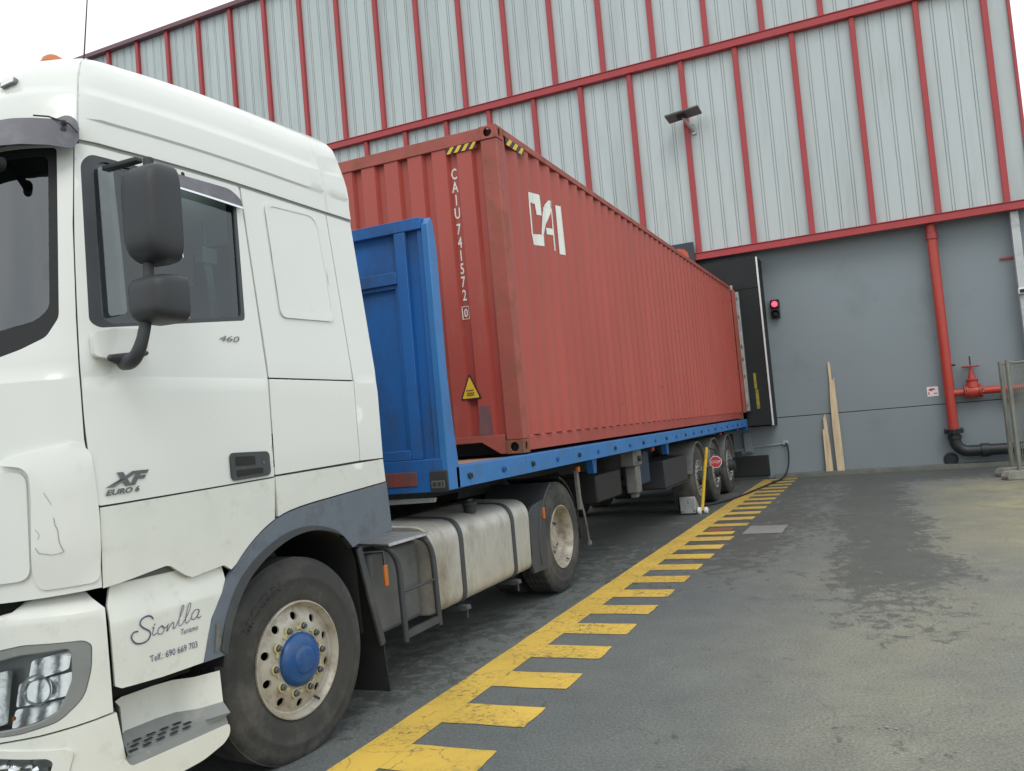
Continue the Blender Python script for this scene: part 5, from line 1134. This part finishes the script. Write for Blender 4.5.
# step: white back wall, grey tread with slots, white lip
for k in (0, 1):
    sd_ = 1 if k == 0 else -1; mx_ = lambda x: x if k == 0 else -2.44-x
    bm = BM(); V = []
    path = [(2.01, .0), (1.98, -.10), (1.90, -.15), (1.75, -.15), (1.66, -.13), (1.60, -.06), (1.49, -.02)]
    for s_, o_ in path:
        ss = s_ if k == 0 else S1-s_; V.append((bm.verts.new(SV(ss, .615 if s_ > 1.9 else .61, o_)), bm.verts.new(SV(ss, .44, o_+.01))))
    for a, b in zip(V, V[1:]): bm.faces.new([a[0], a[1], b[1], b[0]])
    st_ = obj('step', bm, WHITELOW, tr)
    bm = BM(); V = []
    for s_, o_ in path:
        ss = s_ if k == 0 else S1-s_; V.append((bm.verts.new(SV(ss, .475, o_+.004)), bm.verts.new(SV(ss, .425, o_+.05)), bm.verts.new(SV(ss, .405, .005 if s_ > 1.5 else 0)), bm.verts.new(SV(ss, .375, .012))))
    for a, b in zip(V, V[1:]):
        for j in range(3): bm.faces.new([a[j], a[j+1], b[j+1], b[j]])
    td = obj('step_tread', bm, GREYP, st_)
    bm = BM()
    for i in range(3):
        for j in range(5):
            s_ = 1.93-j*.066-(i % 2)*.03; 
            if s_ < 1.60: continue
            ss = s_ if k == 0 else S1-s_; o_ = -.034-i*.030
            P = [SV(ss, .414-o_*.02, o_), SV(ss+.042*sd_, .414, o_), SV(ss+.042*sd_, .4145, o_+.014), SV(ss, .4145, o_+.014)]
            for p, oo in zip(P, (o_, o_, o_+.014, o_+.014)): p.z = .412+(-oo)*.21+.004
            bm.faces.new([bm.verts.new(p) for p in P])
    obj('tread_slot', bm, BLACK, td, smooth=False)
cabp('step_lip', rnd([(2.015, .42), (1.99, .375), (1.485, .375), (1.485, .33), (1.52, .30), (1.64, .27), (1.80, .26), (2.04, .26), (2.04, .40)], [.01, .02, .02, .02, .03, .03, .03, .01, .01]), WHITELOW, off=.016, thick=.03, bevel=.006)
# wheel arch: blue grey plastic arch and black liner
cabp('wheel_arch', [(s+.004, z-.004) for s, z in arch_o if s > .05]+[(.033, 1.331), (.010, 1.035), (.36, 1.015)]+arch_i[::-1], PLAST2, off=.004, thick=.03, bevel=.006, tilt=lambda s, z: .0)
cabp('arch_lip', [(s-.0, z-.001) for s, z in arch_i[:]]+[(s+.035-(1.5-s)*.0, z+.028) for s, z in arch_i[::-1]], PLAST, off=.012, thick=.03, bevel=.004)
for k in (0, 1):
    bm = BM(); V = []
    for s_, z_ in [(1.475, .62)]+arch_i+[(.40, .92), (.38, .5)]:
        ss = s_ if k == 0 else S1-s_; p = SV(ss, z_, -.01); q = p+Vector((-.55 if k == 0 else .55, 0, 0)); V.append((bm.verts.new(p), bm.verts.new(q)))
    for a, b in zip(V, V[1:]): bm.faces.new([a[0], a[1], b[1], b[0]])
    xx = -.55 if k == 0 else -1.89
    bm.faces.new([bm.verts.new((xx, y, z)) for y, z in ((-4.1, .45), (-2.5, .45), (-2.5, 1.35), (-4.1, 1.35))])
    obj('arch_liner', bm, BLACK, tr)
    sd_ = 1 if k == 0 else -1; X = lambda x: x if k == 0 else -2.44-x
    bm = BM(); panel(bm, [(2.02, .60), (2.02, .76), (1.50, .76), (1.50, .60)], lambda s, z, o: SV(s if k == 0 else S1-s, z, -.20+o), .01, (), .08); obj('slit_shade_panel', bm, BLACK, tr)  # black sheet added as the shade in the slit between housing and step
    bm = BM(); bar(bm, (X(-.17), -2.56, .98), (X(-.17), -2.39, .38), .34, .02, (0, 1, .3)); bar(bm, (X(-.17), -2.395, .385), (X(-.17), -2.36, .09), .36, .012, (0, 1, .1)); mf = obj('mud_flap', bm, BLACK, tr, bevel=.002)
    bm = BM(); bar(bm, (X(.008), -2.58, .98), (X(.008), -2.405, .38), .02, .05, (0, 1, .3)); obj('flap_edge', bm, PLAST, mf, bevel=.004)
bm = BM(); panel(bm, rnd([(1.515, .83), (1.49, .83), (1.50, .73), (1.535, .70)], .004), lambda s, z, o: SV(s, z, .012+o), .006, (), .02); obj('side_reflector', bm, DKGUARD, tr)
# badges
bm = BM(); text(bm, 'XF', .075, lambda a, b: SV(1.998-a, 1.497+b+.002*a, .006), sx=1.6, shear=.45, bold=.004); text(bm, 'EURO 6', .030, lambda a, b: SV(2.018-a, 1.462+b+.03*a, .006), sx=1.45, shear=.25, bold=.0012); obj('model_badge', bm, BADGE, tr, smooth=False)
bm = BM(); text(bm, '460', .042, lambda a, b: SV(1.362-a, 2.130+b, .006), sx=2.1, shear=.3); obj('power_badge', bm, BADGE, tr, smooth=False)

# mirrors
for k in (0, 1):
    X = lambda x: x if k == 0 else -2.44-x
    bm = BM(); panel(bm, rnd([(1.775, 2.155), (1.77, 2.085), (1.83, 2.02), (1.92, 2.008), (2.035, 2.03), (2.040, 2.125), (1.96, 2.150)], .02), lambda s, z, o: SV(s if k == 0 else S1-s, z, .045+o-.04*max(0, (1.86-s)/.09)), .045, (), .03)
    mb = obj('mirror', bm, WHITE, tr, bevel=.012)
    bm = BM(); tube(bm, [(X(.03), -4.18, 2.0), (X(.10), -4.21, 1.998), (X(.15), -4.22, 2.02), (X(.18), -4.21, 2.09), (X(.19), -4.19, 2.20), (X(.19), -4.17, 2.35), (X(.18), -4.12, 2.85)], [.03, .032, .028, .024, .023, .022, .022], 14, smoothpath=True)
    tube(bm, [(X(.035), -4.26, 2.02), (X(.045), -4.2, 2.01), (X(.03), -4.05, 2.05)], [.012, .03, .008], 10)
    box(bm, *sorted((X(-.06), X(.14))), -4.15, -4.11, 2.838, 2.860); obj('mirror_arm', bm, MIRR, mb, bevel=.006)
    def shell_(x0, x1, z0, z1, yc, dep, nm):
        bm = BM(); n, mrows = 28, 7
        cx_, cz_ = (x0+x1)/2, (z0+z1)/2; hw, hh = (x1-x0)/2, (z1-z0)/2; rings = []
        for j in range(mrows+1):
            t = j/mrows; sc_ = math.cos(t*PI/2*.93)**.42; y = yc-dep*math.sin(t*PI/2)
            ring = []
            for i in range(n):
                a = 2*PI*i/n; e = .42; cxp = abs(math.cos(a))**e*math.copysign(1, math.cos(a)); czp = abs(math.sin(a))**e*math.copysign(1, math.sin(a))
                ring.append(bm.verts.new((X(cx_+hw*sc_*cxp), y, cz_+hh*sc_*czp-.02*cxp*0)))
            rings.append(ring)
        rings.insert(0, [bm.verts.new((v.co.x, yc+.05, v.co.z)) for v in rings[0]])
        for a, b in zip(rings, rings[1:]):
            for i in range(n): bm.faces.new([a[i], a[(i+1) % n], b[(i+1) % n], b[i]])
        bm.faces.new(rings[-1]); bm.faces.new(rings[0][::-1])
        o = obj(nm, bm, MIRR, mb, angle=60); return o, (cx_, cz_, hw, hh)
    shell_(.115, .325, 2.39, 2.80, -4.15, .10, 'mirror_housing')
    shell_(.13, .345, 2.14, 2.335, -4.16, .10, 'wide_mirror_housing')
    bm = BM(); box(bm, *sorted((X(.13), X(.31))), -4.099, -4.095, 2.41, 2.78); box(bm, *sorted((X(.145), X(.33))), -4.109, -4.105, 2.155, 2.32); obj('mirror_glass', bm, CHROME, mb)

# chassis, tank, steps, rear wheels
bm = BM()
for x in (-.82, -1.62): prism(bm, [(-4.3, .62), (-4.3, .88), (-2.5, .95), (1.9, .98), (1.9, .72), (-2.5, .68)], 0, x-.04, x+.04)
for y in (-4.2, -2.4, -.2, 1.6): box(bm, -1.58, -.86, y-.05, y+.05, .72, .92)
obj('chassis_frame', bm, CHASSIS, tr, bevel=.006)
bm = BM(); box(bm, -1.85, -.6, -4.0, -2.6, .75, 1.36); tube(bm, [(-1.22, -2.6, .85), (-1.22, .61, .55)], .06, 12); box(bm, -1.5, -.94, -2.55, -1.9, .7, 1.15); obj('engine_block', bm, BLACK, tr, bevel=.03)
bm = BM(); prism(bm, [(.1, 1.0), (.2, 1.14), (1.1, 1.14), (1.35, .98)], 0, -1.7, -.74); tube(bm, [(-1.22, .61, 1.14), (-1.22, .61, 1.17)], .45, 24); obj('fifth_wheel', bm, CHASSIS, tr)
bm = BM()
for i, x in enumerate((-.95, -1.2, -1.45)):
    tube(bm, [(x, -2.2, 1.9), (x+.05, -1.9, 1.45), (x+.02, -1.7, 1.5), (x, -1.62, 1.75)], .014, 8, smoothpath=True)
obj('air_line', bm, BLACK, tr)
for k in (0, 1):
    X = lambda x: x if k == 0 else -2.44-x
    yt0, yt1 = -1.62, .10; xo, xi = -.05, -.66; z0, z1 = .36, 1.0
    sec = rnd([(X(xo), z0), (X(xo), z1-.03), (X(xi), z1), (X(xi), z0)], [.10, .16, .14, .12], 8)
    bm = BM(); prism(bm, sec, 1, yt0, yt1); tk = obj('fuel_tank', bm, ALU, tr, bevel=.012, angle=30)
    def strap(yc, nm, m_, w_=.055, e=.008):
        bm = BM(); cxm = sum(p[0] for p in sec)/len(sec); czm = sum(p[1] for p in sec)/len(sec)
        o1 = [(p[0]+(e if p[0] > cxm else -e), p[1]+(e if p[1] > czm else -e)) for p in sec]
        prism(bm, o1, 1, yc-w_/2, yc+w_/2); return obj(nm, bm, m_, tk, smooth=True, angle=30)
    for yc in (-1.20, -.27): strap(yc, 'tank_strap', PLAST)
    for yc in (-1.20, -.27):
        bm = BM(); prism(bm, [(X(-.30), .36), (X(-.03), .345), (X(-.02), .315), (X(-.06), .305), (X(-.3), .31)], 1, yc-.03, yc+.03); tube(bm, [(X(-.045), yc, .315), (X(-.045), yc, .25)], .009, 6); obj('strap_bracket', bm, PLAST, tk, bevel=.003)
    bm = BM(); lathe(bm, [(-.02, .05), (.03, .05), (.035, .058), (.06, .058), (.065, .045), (.065, 0)], (X(-.16), -.80, z1-.01), (0, 0, 1), 20); bar(bm, (X(-.16), -.84, z1+.06), (X(-.16), -.76, z1+.06), .02, .03); obj('tank_cap', bm, CHASSIS, tk)
    # step frame ahead of the tank
    bm = BM()
    for y in (-2.10, -1.66):
        pth = [(X(-.14), y-.08, .93), (X(-.06), y-.05, .90), (X(-.035), y, .80), (X(-.03), y+.01, .6), (X(-.03), y+.02, .31)]
        tube(bm, pth, .020, 8, smoothpath=True)
    bar(bm, (X(-.03), -2.08, .35), (X(-.03), -1.64, .35), .025, .045); tube(bm, [(X(-.03), -2.09, .62), (X(-.03), -1.65, .62)], .009, 6); tube(bm, [(X(-.2), -2.3, .9), (X(-.06), -2.22, .9), (X(-.05), -2.22, .72)], .011, 6)
    sf_ = obj('side_step', bm, PLAST, tr, angle=60)
    bm = BM(); prism(bm, [(X(-.02), .925), (X(-.03), .945), (X(-.34), .955), (X(-.34), .94), (X(-.04), .93)], 1, -2.20, -1.68); obj('step_plate', bm, TREAD, sf_, bevel=.004)
    bm = BM(); box(bm, *sorted((X(-.62), X(-.12))), -2.28, -1.70, .38, .90); obj('battery_box', bm, mat('battery_cover', (.10, .105, .105), .6, dirt=(.06, .06, .055), damt=.3), tr, bevel=.03)
    bm = BM(); box(bm, *sorted((X(-.05), X(-.035))), -2.255, -2.215, .69, .82); obj('side_marker', bm, ORANGE, tr, bevel=.004)
    # rear wheel guard, flap and wheels
    bm = BM(); Rg = .61; P = [(.88+Rg*math.cos(a), .50+Rg*math.sin(a)) for a in [PI*(.62+.45*i/10) for i in range(11)]]; Q = [(.88+(Rg-.02)*math.cos(a), .50+(Rg-.02)*math.sin(a)) for a in [PI*(.62+.45*i/10) for i in range(11)]]
    prism(bm, P+Q[::-1], 0, *sorted((X(-.04), X(-.66))))
    prism(bm, [(.45, .93), (.20, .90), (.08, .84), (.06, .45), (.12, .32), (.42, .31), (.46, .40), (.47, .88)], 0, *sorted((X(-.05), X(-.09)))); rg = obj('rear_mudguard', bm, PLAST, tr, bevel=.006)
    bm = BM(); box(bm, *sorted((X(-.052), X(-.035))), .40, .44, .76, .86); obj('side_marker', bm, ORANGE, rg, bevel=.003)
    bm = BM(); P = [(.88+Rg*math.cos(a), .50+Rg*math.sin(a)) for a in [PI*(.02+.40*i/8) for i in range(9)]]; Q = [(.88+(Rg-.02)*math.cos(a), .50+(Rg-.02)*math.sin(a)) for a in [PI*(.02+.40*i/8) for i in range(9)]]
    prism(bm, P+Q[::-1], 0, *sorted((X(-.10), X(-.66)))); bar(bm, (X(-.36), 1.50, .80), (X(-.36), 1.54, .42), .50, .012, (0, 1, 0)); obj('rear_flap', bm, BLACK, tr)
    bm = BM(); tube(bm, [(X(-.06), 1.42, 1.12), (X(-.05), 1.46, .80), (X(-.04), 1.50, .66), (X(-.05), 1.60, .38)], .012, 6); bar(bm, (X(-.06), 1.42, 1.12), (X(-.06), 1.45, .72), .03, .06); box(bm, *sorted((X(-.05), X(-.03))), 1.56, 1.62, .34, .38); fs_ = obj('flap_stay', bm, DKGUARD, tr)
    bm = BM(); box(bm, *sorted((X(-.05), X(-.025))), 1.39, 1.45, 1.10, 1.15); obj('side_marker', bm, ORANGE, fs_)
    sd_ = 1 if k == 0 else -1
    fwh = wheel(tr, (X(-.015), -3.145, .498), .522, sd_, 'steer', W=.31, txt=[('MICHELIN', PI*.70, .388, .062)] if k == 0 else None, nuts=k == 0)
    fwh.rotation_euler.z = math.radians(-6)
    wheel(tr, (X(-.075), .92, .525), .525, sd_, 'drive', W=.29, nuts=k == 0)
    wheel(tr, (X(-.42), .92, .525), .525, sd_, 'drive', W=.29, nuts=False)
bm = BM(); tube(bm, [(-.4, -3.2, .48), (-2.04, -3.2, .48)], .06, 12); tube(bm, [(-.4, .81, .52), (-2.04, .81, .52)], .09, 12); lathe(bm, [(-.25, 0), (-.2, .15), (0, .24), (.2, .15), (.25, 0)], (-1.22, .81, .52), (0, 1, 0), 20); obj('axle', bm, CHASSIS, tr)
